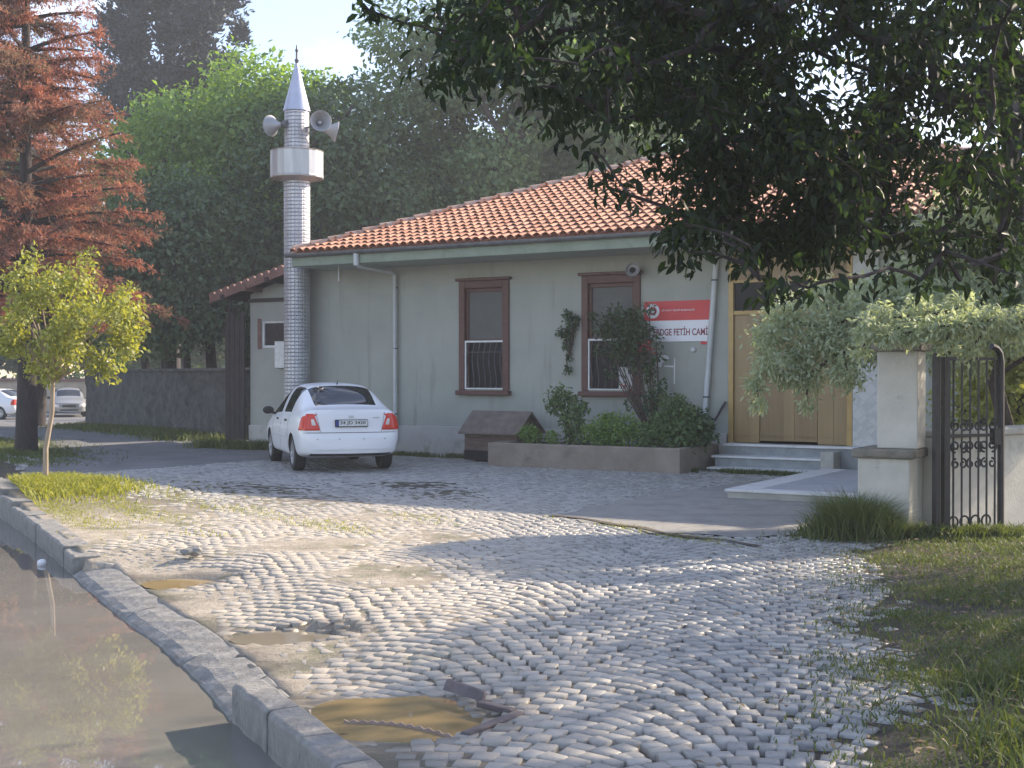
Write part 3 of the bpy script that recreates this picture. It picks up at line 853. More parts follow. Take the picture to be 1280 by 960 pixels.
# annex roof: single slope rising towards the main roof
OV = -.45
l0 = (fs(264, OV), fz(264, 374, OV)); l1 = (fs(356, OV), fz(356, 338, OV)); sl_ = (l1[1]-l0[1])/(l1[0]-l0[0])
lx1 = RX0+.6; lz = lambda x: l0[1]+sl_*(x-l0[0])
mb = MB()
mb.add([(l0[0], OV, lz(l0[0])), (lx1, OV, lz(lx1)), (lx1, 6.4, lz(lx1)), (l0[0], 6.4, lz(l0[0])), (l0[0], OV, lz(l0[0])+.05), (lx1, OV, lz(lx1)+.05), (lx1, 6.4, lz(lx1)+.05), (l0[0], 6.4, lz(l0[0])+.05)],
       [(3,2,1,0), (4,5,6,7), (0,1,5,4), (1,2,6,5), (2,3,7,6), (3,0,4,7)])
mb.build('annex_roof', M['darkwood'], B)
mb = MB()
n = int((lx1-l0[0])/.19)
for i in range(n):
    x = l0[0]+.05+i*.19
    for k in range(15):
        y0 = OV-.03; vs = []
    prof = []
    for k in range(7):
        an = PI*k/6; prof.append((x+.08*math.cos(an), .08*math.sin(an)))
    vs = [(px_, OV-.04, lz(px_)+.06+dz) for px_, dz in prof]+[(px_, 6.4, lz(px_)+.06+dz) for px_, dz in prof]
    mb.add(vs, [(k+1, k, 7+k, 8+k) for k in range(6)]+[tuple(range(7))])
mb.build('annex_roof_tiles', M['verge'], B)
mb = MB()
mb.add([(l0[0], OV-.02, lz(l0[0])-.09), (lx1, OV-.02, lz(lx1)-.09), (lx1, OV-.02, lz(lx1)+.06), (l0[0], OV-.02, lz(l0[0])+.06), (l0[0], OV-.05, lz(l0[0])-.09), (lx1, OV-.05, lz(lx1)-.09), (lx1, OV-.05, lz(lx1)+.06), (l0[0], OV-.05, lz(l0[0])+.06)],
       [(0,1,2,3), (7,6,5,4), (0,4,5,1), (1,5,6,2), (2,6,7,3), (3,7,4,0)])
mb.build('verge_board', M['verge'], B)
for i in range(4):
    x = l0[0]+.35+i*.62
    mb = MB(); mb.box(x, x+.08, OV-.10, 5.5, lz(x)-.115, lz(x)-.01); mb.build('purlin', M['verge'] if i % 2 else M['darkwood'], B)
mb = MB(); mb.box(XL-.03, fs(362), -.04, -.004, 3.12, 3.20); mb.build('soffit_shade_strip', M['darkwood'], B)  # dark strip put in for the shade line under the annex soffit
# door bay
d = thing('entrance_door', None, None); d.parent = B
FL = .43; zt1, zt2 = fz(925, 390, 0), fz(925, 352, 0)
mb = MB(); f_ = .09
mb.box(DX0, DX0+f_, -.03, .08, FL-.02, 3.72); mb.box(DX1-f_, DX1, -.03, .08, FL-.02, 3.72)
mb.box(DX0+f_, DX1-f_, -.02, .08, zt1-.05, zt1+.02); mb.box(DX0+f_, DX1-f_, -.02, .08, zt2-.025, zt2+.025); mb.box(DX0+f_, DX1-f_, -.02, .08, 3.66, 3.72)
mb.build('frame', M['gold'], d, bevel=.006)
xa = DX0+f_+.001; xb = DX1-f_-.001; lf = [xa, xa+(xb-xa)*.235, xa+(xb-xa)*.745, xb]
for i in range(3):
    mb = MB(); z0 = FL+(.035 if i == 1 else .0)
    mb.box(lf[i]+.004, lf[i+1]-.004, .012+(.012 if i == 1 else 0), .06, z0, zt1-.052); mb.build('leaf', M['oak'] if i != 1 else M['oak_dark'], d, bevel=.004)
mb = MB(); mb.box(lf[1]+(lf[2]-lf[1])*.42, lf[1]+(lf[2]-lf[1])*.60, .016, .024, FL+.05, zt1-.055); mb.box(lf[2]+.22, lf[2]+.27, .002, .012, FL+.02, zt1-.06); mb.build('door_batten', M['oak'], d)
mb = MB(); mb.tube([(lf[2]-.07, .02, 1.40), (lf[2]-.07, -.035, 1.40), (lf[2]-.07, -.035, 1.55), (lf[2]-.07, .02, 1.55)], .011, 6); mb.build('handle', M['alloy'], d)
mb = MB(); mb.box(xa, xb, .03, .04, zt1+.022, zt2-.027); mb.build('transom_pane', M['glass_dark'], d)
mb = MB(); mb.box(xa, xb, .03, .04, zt2+.027, 3.655); mb.build('transom_panel', M['oak'], d)
mb = MB(); mb.box(xa+.05, xa+.055, .02, .03, zt2+.03, 3.655)
for k in range(4): mb.box(xa+.07, xa+.075+.5, .018, .028, zt2+.10+k*.11, zt2+.112+k*.11)
mb.build('transom_trim', M['oak_dark'], d)
def lattice_tiles():
    m, nt, b = nodes('patterned_wall_tile')
    tc = nt.nodes.new('ShaderNodeTexCoord'); mp = nt.nodes.new('ShaderNodeMapping'); mp.inputs['Scale'].default_value = (7, 7, 7); mp.inputs['Rotation'].default_value = (0, R(45), 0)
    nt.links.new(tc.outputs['Object'], mp.inputs[0])
    vo = nt.nodes.new('ShaderNodeTexVoronoi'); vo.feature = 'DISTANCE_TO_EDGE'; vo.inputs['Scale'].default_value = 1; vo.inputs['Randomness'].default_value = .25
    nt.links.new(mp.outputs[0], vo.inputs['Vector'])
    nt.links.new(ramp2(nt, vo.outputs['Distance'], (.44,.45,.44), (.53,.53,.51), .02, .06), b.inputs['Base Color']); b.inputs['Roughness'].default_value = .35
    return m
mb = MB(); mb.box(DX1+.01, DX1+.42, -.045, .1, FL-.01, 3.70); mb.build('tiled_jamb', lattice_tiles(), B)
# hanging cable stub under the soffit
mb = MB(); sx = fs(423, -.8); mb.tube([(sx, -.8, 3.72), (sx+.01, -.8, 3.6), (sx, -.79, 3.42)], .011, 5); mb.build('cable_stub', M['whitepaint'], B)
mb = MB(); mb.tube([(6.62, -.04, .86), (6.75, -.09, .80), (6.85, -.07, .98), (6.93, -.05, 1.12)], .022, 6); mb.build('cable_loop', M['blackplastic'], B)

# steps
st = thing('entrance_steps', 'three worn marble steps with white nosings before the oak door', 'steps', BLOC, ANG)
mb = MB(); sx0, sx1 = 6.98, 8.78
mb.box(sx0+.06, 9.7, -.33, -.036, -.05, .385); mb.box(sx0, sx1, -.66, -.332, -.05, .205); mb.box(sx0+.05, sx1-.05, -1.0, -.662, -.05, .035)
mb.build('riser', M['riser'], st)
mb = MB(); mb.box(sx0+.02, 9.72, -.37, -.037, .387, .425); mb.box(sx0-.05, sx1, -.70, -.334, .207, .242); mb.box(sx0, sx1-.03, -1.03, -.664, .037, .065)
mb.build('tread', M['marble'], st, bevel=.006)
mb = MB(); mb.box(sx1+.004, sx1+.22, -.72, -.372, -.05, .36); mb.build('cheek_block', M['concrete'], st, bevel=.015)
pf = thing('marble_walkway', 'low marble slab walkway leading from the gate pillar to the steps', 'walkway', BLOC, ANG)
mb = MB(); mb.box(8.95, 12.2, -5.15, -1.05, -.04, .085); mb.build('base_course', M['concrete'], pf)
mb = MB(); mb.box(8.92, 9.30, -5.18, -1.04, .087, .12); mb.box(9.302, 12.2, -5.18, -4.9, .087, .12); mb.build('border_slab', M['marble'], pf, bevel=.006)
mb = MB(); mb.box(9.304, 12.2, -4.898, -1.04, .087, .117); mb.build('infill_slab', M['slab'], pf)

# things on the facade -----------------------------------------------------------
def text_mesh(body, size, name, m, parent, loc, bold=0.0, width=None, height=None, rot=(R(90), 0, 0), align='LEFT', ext=.002):
    cu = bpy.data.curves.new('text', 'FONT'); cu.body = body; cu.size = size; cu.extrude = ext; cu.offset = bold; cu.align_x = align
    o = bpy.data.objects.new('text', cu); COL.objects.link(o)
    bpy.context.view_layer.update()
    me = bpy.data.meshes.new_from_object(o.evaluated_get(bpy.context.evaluated_depsgraph_get()))
    bpy.data.objects.remove(o)
    co = np.array([v.co[:] for v in me.vertices]); mn = co.min(0); mx = co.max(0)
    sx = width/(mx[0]-mn[0]) if width else 1; sy = height/(mx[1]-mn[1]) if height else sx
    for v in me.vertices:
        v.co.x = (v.co.x-mn[0])*sx; v.co.y = (v.co.y-mn[1])*sy
    me.materials.clear(); me.materials.append(m)
    t = link(bpy.data.objects.new(name, me), parent); t.location = loc; t.rotation_euler = rot
    return t
sl0, sl1 = fs(806), fs(889)+.04
zb, zm_, zt = 2.16, 2.53, 2.87
sg = thing('mosque_sign', 'red and white mosque name board on the wall beside the window', 'sign', bw(sl0, -.008, zb), ANG)
wd = sl1-sl0
mb = MB(); mb.box(0, wd, -.02, 0, 0, zm_-zb-.001); mb.build('white_panel', M['signwhite'], sg)
mb = MB(); mb.box(0, wd, -.022, 0, zm_-zb, zt-zb); mb.build('red_panel', M['signred'], sg)
mb = MB(); cz = (zm_+zt)/2-zb; cx = .17
def ringxz(mb, cx, cz, r0, r1, y0, y1, n=28):
    vs = []
    for r, y in ((r0, y0), (r1, y0), (r1, y1), (r0, y1)):
        for k in range(n): vs.append((cx+r*math.cos(2*PI*k/n), y, cz+r*math.sin(2*PI*k/n)))
    mb.add(vs, [(j*n+k, ((j+1) % 4)*n+k, ((j+1) % 4)*n+(k+1) % n, j*n+(k+1) % n) for j in range(4) for k in range(n)])
ringxz(mb, cx, cz, .075, .128, -.027, -.0225)
mb.build('emblem_ring', M['signwhite'], sg)
mb = MB(); mb.lathe([(.001, 0), (.062, 0), (.062, .003), (.001, .003)], 20, Matrix.Translation((cx, -.0235, cz)) @ Matrix.Rotation(R(90), 4, 'X'), cap=False); mb.build('emblem_disc', M['signtext'], sg)
mb = MB(); ringxz(mb, cx, cz, .022, .036, -.031, -.027); mb.box(cx-.018, cx+.018, -.030, -.0268, cz-.010, cz+.010); mb.build('emblem_mark', M['signwhite'], sg)
text_mesh('DİYANET İŞLERİ BAŞKANLIĞI', .1, 'small_lettering', M['signwhite'], sg, (.34, -.0235, cz-.015), .0008, .62, .045)
text_mesh('ERDGE FETİH CAMİİ', .2, 'name_lettering', M['signtext'], sg, (.18, -.0215, .105), .004, wd-.22, .16)
np_ = thing('number_plaque', 'small red plaque with white figure under the name board by the pipe', 'plaque', bw(fs(876.5), -.006, fz(876.5, 430)), ANG)
mb = MB(); mb.box(0, .16, -.015, 0, 0, .14); mb.build('plate', M['signred'], np_)
text_mesh('4', .1, 'figure', M['signwhite'], np_, (.055, -.016, .035), .002, .05, .07)
sk = thing('torn_poster', 'torn remains of a white poster on the grey wall below the name board', 'poster', bw(fs(820), -.004, fz(820, 462)), ANG)
mb = MB(); mb.add([(0,0,.06), (.10,0,.04), (.12,0,.12), (.26,0,.20), (.20,0,.26), (.02,0,.25)], [(0,1,2,3,4,5)])
mb.add([(.16,-.001,.05), (.34,-.001,.04), (.34,-.001,.065), (.16,-.001,.075)], [(0,1,2,3)]); mb.add([(.34,0,-.25), (.36,0,-.25), (.365,0,.2), (.35,0,.2)], [(0,1,2,3)])
mb.build('scrap', M['paper'], sk)
o = MB().lathe([(.001, 0), (.05, 0), (.05, .03), (.035, .045), (.001, .045)], 16, Matrix.Rotation(R(90), 4, 'X'), cap=False).build('junction_cover', M['pvc'], smooth=True)
o.location = bw(fs(867), -.002, fz(867, 437)); o.rotation_euler = (0, 0, ANG); tag(o, 'small round pale cover on the wall under the name board', 'cover')
fl = thing('flood_lamp', 'round grey flood lamp on the wall at the right window top', 'lamp', bw(fs(796), -.02, fz(796, 338)), ANG)
mb = MB(); mb.tube([(0,0,0), (0,-.10,0), (.02,-.16,-.01)], .02, 8); mb.lathe([(.05,0), (.05,.015)], 14, Matrix.Rotation(R(90), 4, 'X')); mb.build('bracket', M['iron'], fl)
mb = MB(); MT = Matrix.Translation((.03, -.22, -.01)) @ Matrix.Rotation(R(20), 4, 'Z') @ Matrix.Rotation(R(80), 4, 'X')
mb.lathe([(.04,-.08), (.10,-.04), (.125,.02), (.125,.05), (.115,.05), (.09,.0), (.02,-.02)], 22, MT); mb.build('housing', M['horn'], fl, smooth=True)
mb = MB(); mb.lathe([(.001,.03), (.045,.03), (.055,.0), (.001,.0)], 14, MT); mb.build('bulb', M['glass_dark'], fl, smooth=True)
bx = thing('meter_box', 'white meter box on the annex wall behind the minaret', 'meter box', bw(fs(348), -.002, fz(348, 460)), ANG)
mb = MB(); mb.box(0, .34, -.12, 0, 0, .56); mb.build('case', M['whitepaint'], bx, bevel=.008); mb = MB(); mb.box(.03, .31, -.128, -.121, .04, .52); mb.build('lid', M['whitepaint'], bx, bevel=.004)

# minaret -------------------------------------------------------------------------
MP = bw(fs(371.5, -.42), -.42, 0)
mn = thing('minaret', 'slim silver metal minaret with round balcony and pointed cone cap', 'minaret', MP)
md = MP.y
hz = lambda py: CH-(py-HY)/F*md
rsh = 16.3/F*md
def uvlathe(name, prof, m, parent, n=40, smooth=True):
    mb = MB(); mb.lathe(prof, n); o = mb.build(name, m, parent, smooth=smooth)
    uv = o.data.uv_layers.new(name='uv'); r0 = max(p[0] for p in prof)
    for poly in o.data.polygons:
        an = [math.atan2(o.data.vertices[o.data.loops[li].vertex_index].co.y, o.data.vertices[o.data.loops[li].vertex_index].co.x) for li in poly.loop_indices]
        if max(an)-min(an) > PI: an = [a+2*PI if a < 0 else a for a in an]
        for li, a in zip(poly.loop_indices, an):
            uv.data[li].uv = (a/(2*PI)*2.0, o.data.vertices[o.data.loops[li].vertex_index].co.z)
    return o
zb1, zb0 = hz(190), hz(224); zc0, zc1 = hz(140), hz(80)
uvlathe('shaft', [(rsh*1.02, 0), (rsh, .6), (rsh, zb0-.06)], M['minaret'], mn)
uvlathe('upper_shaft', [(rsh*.93, zb0+.1), (rsh*.93, zc0)], M['minaret'], mn)
rb = 33/F*md
mb = MB(); mb.lathe([(rsh, zb0-.07), (rsh*1.3, zb0-.03), (rb*.8, zb0), (rb, zb0+.001), (rb*1.01, zb0+.03), (rb, zb0+.05), (rb, zb1-.03), (rb*1.015, zb1), (rb*.96, zb1), (rb*.95, zb0+.1), (rsh*.9, zb0+.09)], 20, cap=False); mb.build('balcony', M['sheet'], mn, smooth=False)
mb = MB(); mb.lathe([(rsh*.93, zc0-.02), (rsh*1.04, zc0), (rsh*1.02, zc0+.03), (.03, zc1), (.012, zc1+.01)], 36); mb.build('cone_cap', M['cone'], mn, smooth=True)
mb = MB(); zf = hz(57); mb.lathe([(.03, zc1-.02), (.035, zc1+.03), (.05, zc1+.06), (.03, zc1+.09), (.022, zc1+.11), (.022, zf-.14), (.04, zf-.12), (.022, zf-.08), (.01, zf)], 12); mb.build('finial', M['gutter'], mn, smooth=True)
def horn(loc, dirv, label, r=.205):
    h = thing('horn_loudspeaker', label, 'loudspeaker', loc, 0, 'horn loudspeakers on the minaret')
    Q = Vector(dirv).to_track_quat('Z', 'Y').to_matrix().to_4x4()
    mb = MB(); mb.lathe([(.035,-.18), (.05,-.12), (.07,-.06), (.11,.03), (.17,.11), (r,.16), (r+.012,.165), (r+.008,.175), (r-.01,.165), (.15,.09), (.08,.0), (.05,-.05)], 26, Q, cap=False); mb.build('bell', M['horn'], h, smooth=True)
    mb = MB(); mb.lathe([(.001,.05), (.035,.045), (.045,.0), (.045,-.04)], 14, Q, cap=False); mb.build('inner_cone', M['horn'], h, smooth=True)
    mb = MB(); mb.lathe([(.001,-.30), (.07,-.30), (.075,-.28), (.075,-.19), (.04,-.175), (.001,-.175)], 18, Q, cap=False); mb.build('driver', M['iron'], h, smooth=True)
    c = Vector((MP.x-loc[0], MP.y-loc[1], 0)); mb = MB(); mb.tube([Q @ Vector((0,0,-.15)), c*.55+Vector((0,0,-.06)), c*.8+Vector((0,0,-.06))], .018, 6); mb.build('bracket', M['iron'], h)
horn(at(400, 154, md-.32), (.28, -.95, .05), 'grey horn loudspeaker on the minaret facing the yard, dark throat visible')
horn(at(411, 163, md+.05), (.93, .25, -.18), 'grey horn loudspeaker on the minaret pointing away behind the front horn')
horn(at(346, 157, md-.05), (-.80, .55, .03), 'grey horn loudspeaker on the side of the minaret nearer the red tree')

# kennel, planter -----------------------------------------------------------------
kl = bw(2.22, -.98, 0)
kn = thing('dog_kennel', 'weathered brown wooden kennel against the grey wall under the first window', 'kennel', kl, ANG)
mb = MB(); kw, kd = 1.12, .8
for i in range(4): mb.box(.02*(i % 2)*.3, kw, .0-.006*(i % 2), .03, .03+i*.135, .03+i*.135+.128)
mb.box(0, .03, .032, kd, .03, .57); mb.box(0, kw, kd-.03, kd, .03, .57)
mb.add([(kw-.03,.032,.03), (kw-.03,kd-.032,.03), (kw-.03,kd-.032,.57), (kw-.03,kd/2,.86), (kw-.03,.032,.57), (kw,.032,.03), (kw,kd-.032,.03), (kw,kd-.032,.57), (kw,kd/2,.86), (kw,.032,.57)], [(4,3,2,1,0), (5,6,7,8,9), (0,1,6,5), (1,2,7,6), (2,3,8,7), (3,4,9,8), (4,0,5,9)])
mb.add([(0,0,.57), (0,kd,.57), (0,kd/2,.86)], [(0,2,1)])
mb.build('wall', M['kennelwood'], kn)
mb = MB()
mb.add([(-.08,-.10,.50), (kw+.08,-.10,.50), (kw+.08,kd/2,.88), (-.08,kd/2,.88), (-.08,-.10,.53), (kw+.08,-.10,.53), (kw+.08,kd/2,.915), (-.08,kd/2,.915)], [(3,2,1,0), (4,5,6,7), (0,1,5,4), (1,2,6,5), (2,3,7,6), (3,0,4,7)])
mb.add([(-.08,kd/2,.88), (kw+.08,kd/2,.88), (kw+.08,kd+.10,.50), (-.08,kd+.10,.50), (-.08,kd/2,.912), (kw+.08,kd/2,.912), (kw+.08,kd+.10,.53), (-.08,kd+.10,.53)], [(3,2,1,0), (4,5,6,7), (0,1,5,4), (1,2,6,5), (2,3,7,6), (3,0,4,7)])
mb.build('roof', M['kennelroof'], kn)
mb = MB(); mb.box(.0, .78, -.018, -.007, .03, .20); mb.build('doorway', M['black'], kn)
pt = thing('planter_bed', 'long low brown rendered planter bed along the wall', 'planter', bw(3.2, -1.75, 0), ANG)
mb = MB(); pw = 3.62; mb.box(0, pw, 0, .14, -.05, .40); mb.box(0, .14, .142, 1.68, -.05, .40); mb.box(pw-.14, pw, .142, 1.68, -.05, .40); mb.build('kerb_wall', M['planter'], pt, bevel=.015)
mb = MB(); mb.box(.14, pw-.14, .142, 1.68, 0, .34); mb.build('soil', M['soil'], pt)
# shrubs -------------------------------------------------------------------------
def shrub(name, label, cat, base, cl, n, leafL, m, group=None, stems=True, stem_m=None, wid=.5, shell=.35, seed=0, fine=False, extra=None):
    rng = np.random.default_rng(seed+100)
    t = thing(name, label, cat, base, 0, group)
    cs = [np.array(c[:3]) for c in cl]; rs = [c[3] for c in cl]; tot = sum(r**2 for r in rs)
    P, D, N = blobs(cs, rs, [n*r*r/tot for r in rs], rng, shell, .95, .4)
    L = leafL*(.7+.6*rng.random(len(P)))
    leaves('foliage', P, D, N, L, L*wid, m, t, fine=fine, base=base)
    if stems:
        mb = MB()
        for c in cs:
            a = Vector((0, 0, -.05)); b = Vector(c)-Vector(base); mid = (a+b)/2+Vector((random.uniform(-.06,.06), random.uniform(-.06,.06), .05))
            mb.tube([a, mid, b, b*1.05], [.018, .013, .008, .004], 5)
        mb.build('stem', stem_m or M['bark'], t)
    if extra: extra(t, base)
    return t
def bp(px, py, off): 
    s, p = onplane(px, off); return (p.x, p.y, CH-(py-HY)/F*p.y)
PG = 'plants in the planter bed'
def B3(px, py, off, r): return (*bp(px, py, off), r)
shrub('rose_bush', 'small leafy rose bush at the kennel end of the planter', 'bush', bp(710, 552, -1.1), [B3(700, 497, -1.1, .22), B3(712, 508, -1.0, .25), B3(726, 512, -1.1, .15), B3(692, 508, -1.1, .14), B3(715, 528, -1.1, .2), B3(722, 545, -1.1, .22)], 1150, .085, M['leaf_shrub'], PG, seed=1)
shrub('flower_bush', 'low spreading green bush in the middle of the planter bed', 'bush', bp(765, 552, -1.1), [B3(748, 537, -1.2, .2), B3(764, 533, -1.0, .24), B3(782, 534, -1.1, .25), B3(772, 545, -1.2, .24), B3(750, 548, -1.3, .18), B3(797, 542, -1.1, .2), B3(735, 540, -1.3, .14), B3(757, 522, -1.0, .10)], 2300, .07, M['leaf_mid'], PG, seed=2)
shrub('flower_bush', 'tall pale tipped green bush at the pipe end of the planter bed', 'bush', bp(845, 552, -1.1), [B3(842, 512, -1.0, .22), B3(836, 528, -1.1, .27), B3(852, 525, -1.0, .27), B3(865, 535, -1.0, .22), B3(825, 538, -1.2, .27), B3(850, 545, -1.2, .28), B3(812, 545, -1.2, .22), B3(848, 500, -1.0, .12), B3(830, 500, -.9, .10), B3(862, 512, -1.0, .12)], 3400, .072, M['leaf_shrub'], PG, seed=3)
shrub('dark_shrub', 'dark broad leaved shrub beside the slanting downpipe', 'shrub', bp(878, 552, -.7), [B3(872, 528, -.7, .2), B3(880, 540, -.8, .2), B3(868, 545, -.9, .2)], 900, .10, M['leaf_dark'], PG, seed=4)
shrub('weed_clump', 'low dark weeds between the kennel and the planter bed', 'weeds', bp(664, 552, -1.2), [B3(660, 541, -1.2, .16), B3(668, 546, -1.2, .16), B3(690, 548, -1.2, .14)], 700, .06, M['leaf_mid'], PG, seed=5)
def blossoms(t, base):
    P = np.array([bp(808, 430, -.5), bp(800, 435, -.5), bp(812, 436, -.45), bp(782, 484, -.4), bp(787, 487, -.4)]); n = 14
    PP = np.repeat(P, n, 0)+RNG.normal(size=(len(P)*n, 3))*.035; leaves('blossom', PP, rnd_unit(len(PP)), rnd_unit(len(PP)), .05, .04, M['rose'], t, base=base)
shrub('climbing_rose', 'dark climbing rose covering half of the second window', 'climber', bp(818, 552, -.6),
      [B3(768, 400, -.35, .25), B3(785, 405, -.35, .32), B3(775, 425, -.35, .30), B3(795, 420, -.35, .28), B3(752, 412, -.3, .18), B3(806, 412, -.3, .16), B3(790, 445, -.35, .28), B3(770, 440, -.3, .18), B3(805, 455, -.35, .22), B3(812, 470, -.4, .14), B3(790, 393, -.3, .15), B3(818, 495, -.5, .2), B3(812, 512, -.5, .16), B3(825, 482, -.5, .13), B3(790, 505, -.4, .12), B3(742, 395, -.3, .10), B3(812, 385, -.3, .10), B3(820, 425, -.3, .12), B3(748, 440, -.3, .12), B3(765, 465, -.35, .12), B3(822, 445, -.3, .10)], 2100, .088, M['leaf_vine'], PG, seed=6, shell=.15, extra=blossoms)
shrub('hanging_vine', 'thin leafy vine hanging on bare wall between the two windows', 'vine', bp(712, 440, -.06),
      [B3(709, 394, -.08, .10), B3(716, 404, -.08, .12), B3(703, 415, -.08, .11), B3(711, 418, -.08, .11), B3(709, 432, -.08, .09), B3(711, 446, -.08, .06), B3(710, 461, -.08, .075), B3(720, 398, -.08, .06)], 620, .065, M['leaf_vine'], None, seed=7)

# ------------------------------------------------------------------ gate pillar, gate, boundary wall
pil = Vector((3.43, 12.70, 0))
gp = thing('gate_pillar', 'cream plastered gate pillar with mossy stone ledge', 'pillar', pil, ANG)
mb = MB(); mb.box(0, .505, 0, .72, -.1, .765); mb.build('base_block', M['pillarp'], gp, bevel=.012)
mb = MB(); mb.box(-.05, .56, -.05, .74, .767, .86); mb.build('ledge', M['cap'], gp, bevel=.02)
mb = MB(); mb.box(.17, .565, .08, .42, .862, 1.82); mb.build('shaft', M['pillarp'], gp, bevel=.012)
mb = MB(); mb.box(.12, .61, .03, .47, 1.822, 1.90); mb.build('coping', M['cap'], gp, bevel=.015)
bwv = Vector((.78, .62, 0)); b0 = Vector((4.27, 12.76, 0))
bwl = thing('boundary_wall', 'low cream boundary wall with pale coping behind the iron gate', 'wall', b0, math.atan2(.62, .78))
mb = MB(); mb.box(0, 9, 0, .2, -.2, .95); mb.build('wall_body', M['pillarp'], bwl, bevel=.01)
mb = MB()
for i in range(9): mb.box(i*1.0+.01, i*1.0+.99, -.05, .25, .952, 1.03+random.uniform(0, .012))
mb.build('coping', M['concrete'], bwl, bevel=.02)
g0 = Vector((4.10, 12.36, 0)); gd = Vector((.92, .38, 0)).normalized()
ga = thing('iron_gate', 'black wrought iron gate leaf standing open by the pillar', 'gate', g0, math.atan2(gd.y, gd.x))
gw = .83
mb = MB(); mb.box(-.03, .025, -.03, .03, .03, 1.80); mb.build('gate_post', M['blackiron'], ga, bevel=.004)
mb = MB(); mb.box(.075, .145, -.028, .028, .06, 1.76); mb.tube([(gw-.03, 0, .0), (gw-.03, 0, 1.72), (gw-.045, 0, 1.80), (gw-.09, 0, 1.85), (gw-.15, 0, 1.87)], .033, 8)
mb.box(.145, gw, -.026, .026, .015, .07); mb.box(.145, gw-.12, -.02, .02, 1.73, 1.76); mb.box(.145, gw-.06, -.018, .018, .98, 1.01)
mb.build('frame', M['blackiron'], ga, smooth=False)
for i in range(6):
    x = .145+(gw-.21)*(i+.5)/6+.01
    mb = MB(); mb.tube([(x, 0, .07), (x, 0, 1.73)], .0105, 6); mb.build('bar', M['blackiron'], ga)
def scroll(mb, cx, cz, r, a0, turns, sgn=1):
    pts = []
    for k in range(22):
        t = k/21; a = a0+sgn*turns*2*PI*t; rr = r*(1-.72*t)
        pts.append((cx+rr*math.cos(a), 0, cz+rr*math.sin(a)))
    mb.tube(pts, .011, 5)
for i in range(4):
    mb = MB(); mb.tube([(.21+i*.135+.055*math.cos(2*PI*k/16), 0, .155+.055*math.sin(2*PI*k/16)) for k in range(17)], .010, 5); mb.build('ring', M['blackiron'], ga)
for cx in (.28, .46, .64):
    for sx in (-1, 1):
        for (dx, cz, r_, a0, tn, sg_) in ((.05, 1.09, .06, PI/2, 1.2, -sx), (.05, .89, .06, -PI/2, 1.2, sx), (.045, .72, .05, PI/2, 1.1, -sx)):
            mb = MB(); scroll(mb, cx+sx*dx, cz, r_, a0, tn, sg_); mb.build('scroll', M['blackiron'], ga)
mb = MB(); mb.box(gw-.14, gw-.06, -.035, .035, .90, 1.06); mb.build('lock_box', M['blackiron'], ga)

# ------------------------------------------------------------------ stone wall, fence, far wall
sw0 = Vector((-6.9, 31.2)); sw1 = Vector((-15.3, 46)); d2 = (sw1-sw0); L = d2.length
sw = thing('stone_wall', 'dark rough stone retaining wall beside the lane', 'wall', (sw0.x, sw0.y, 0), math.atan2(d2.y, d2.x))
mb = MB(); nn = 60; vs = []
for i in range(nn+1):
    for k in range(12):
        x = L*i/nn; z = -.7+2.35*k/11
        vs.append((x, .05*math.sin(x*5+k)+random.uniform(-.06, .06), z))
    vs.append((L*i/nn, -.7, 1.65))
fs_ = []
for i in range(nn):
    for k in range(12): a = i*13+k; fs_.append((a, a+13, a+14, a+1))
mb.add(vs, fs_); mb.quad((0,0,-.7), (0,0,1.65), (0,-.7,1.65), (0,-.7,-.7)); mb.quad((L,0,-.7), (L,-.7,-.7), (L,-.7,1.65), (L,0,1.65)); mb.build('wall_body', M['darkstone'], sw, smooth=True)
mb = MB(); mb.box(-.05, L+.05, -.75, .08, 1.652, 1.74); mb.build('coping', M['darkstone'], sw, bevel=.02)
ff0 = bw(XL-.05, -.1); bf = thing('board_fence', 'tall dark board fence between the annex and the stone wall', 'fence', (ff0.x, ff0.y, 0), ANG+PI)
mb = MB()
for i in range(4): mb.box(i*.14+.005, i*.14+.132, 0, .03, 0, 2.9+random.uniform(-.12, .12))
mb.build('boards', M['darkwood'], bf)
for z in (.6, 2.2): mb = MB(); mb.box(0, .55, -.042, -.002, z, z+.1); mb.build('rail', M['darkwood'], bf)
fw = thing('far_wall', 'sunlit beige wall behind the distant parked cars', 'wall', (-50, 73, -.6))
mb = MB(); mb.box(0, 34, 0, .5, -.5, 1.75); mb.build('wall_body', M['beigestone'], fw)
mb = MB(); mb.box(-.1, 34.1, -.1, .6, 1.752, 1.9); mb.build('coping', M['verge'], fw)

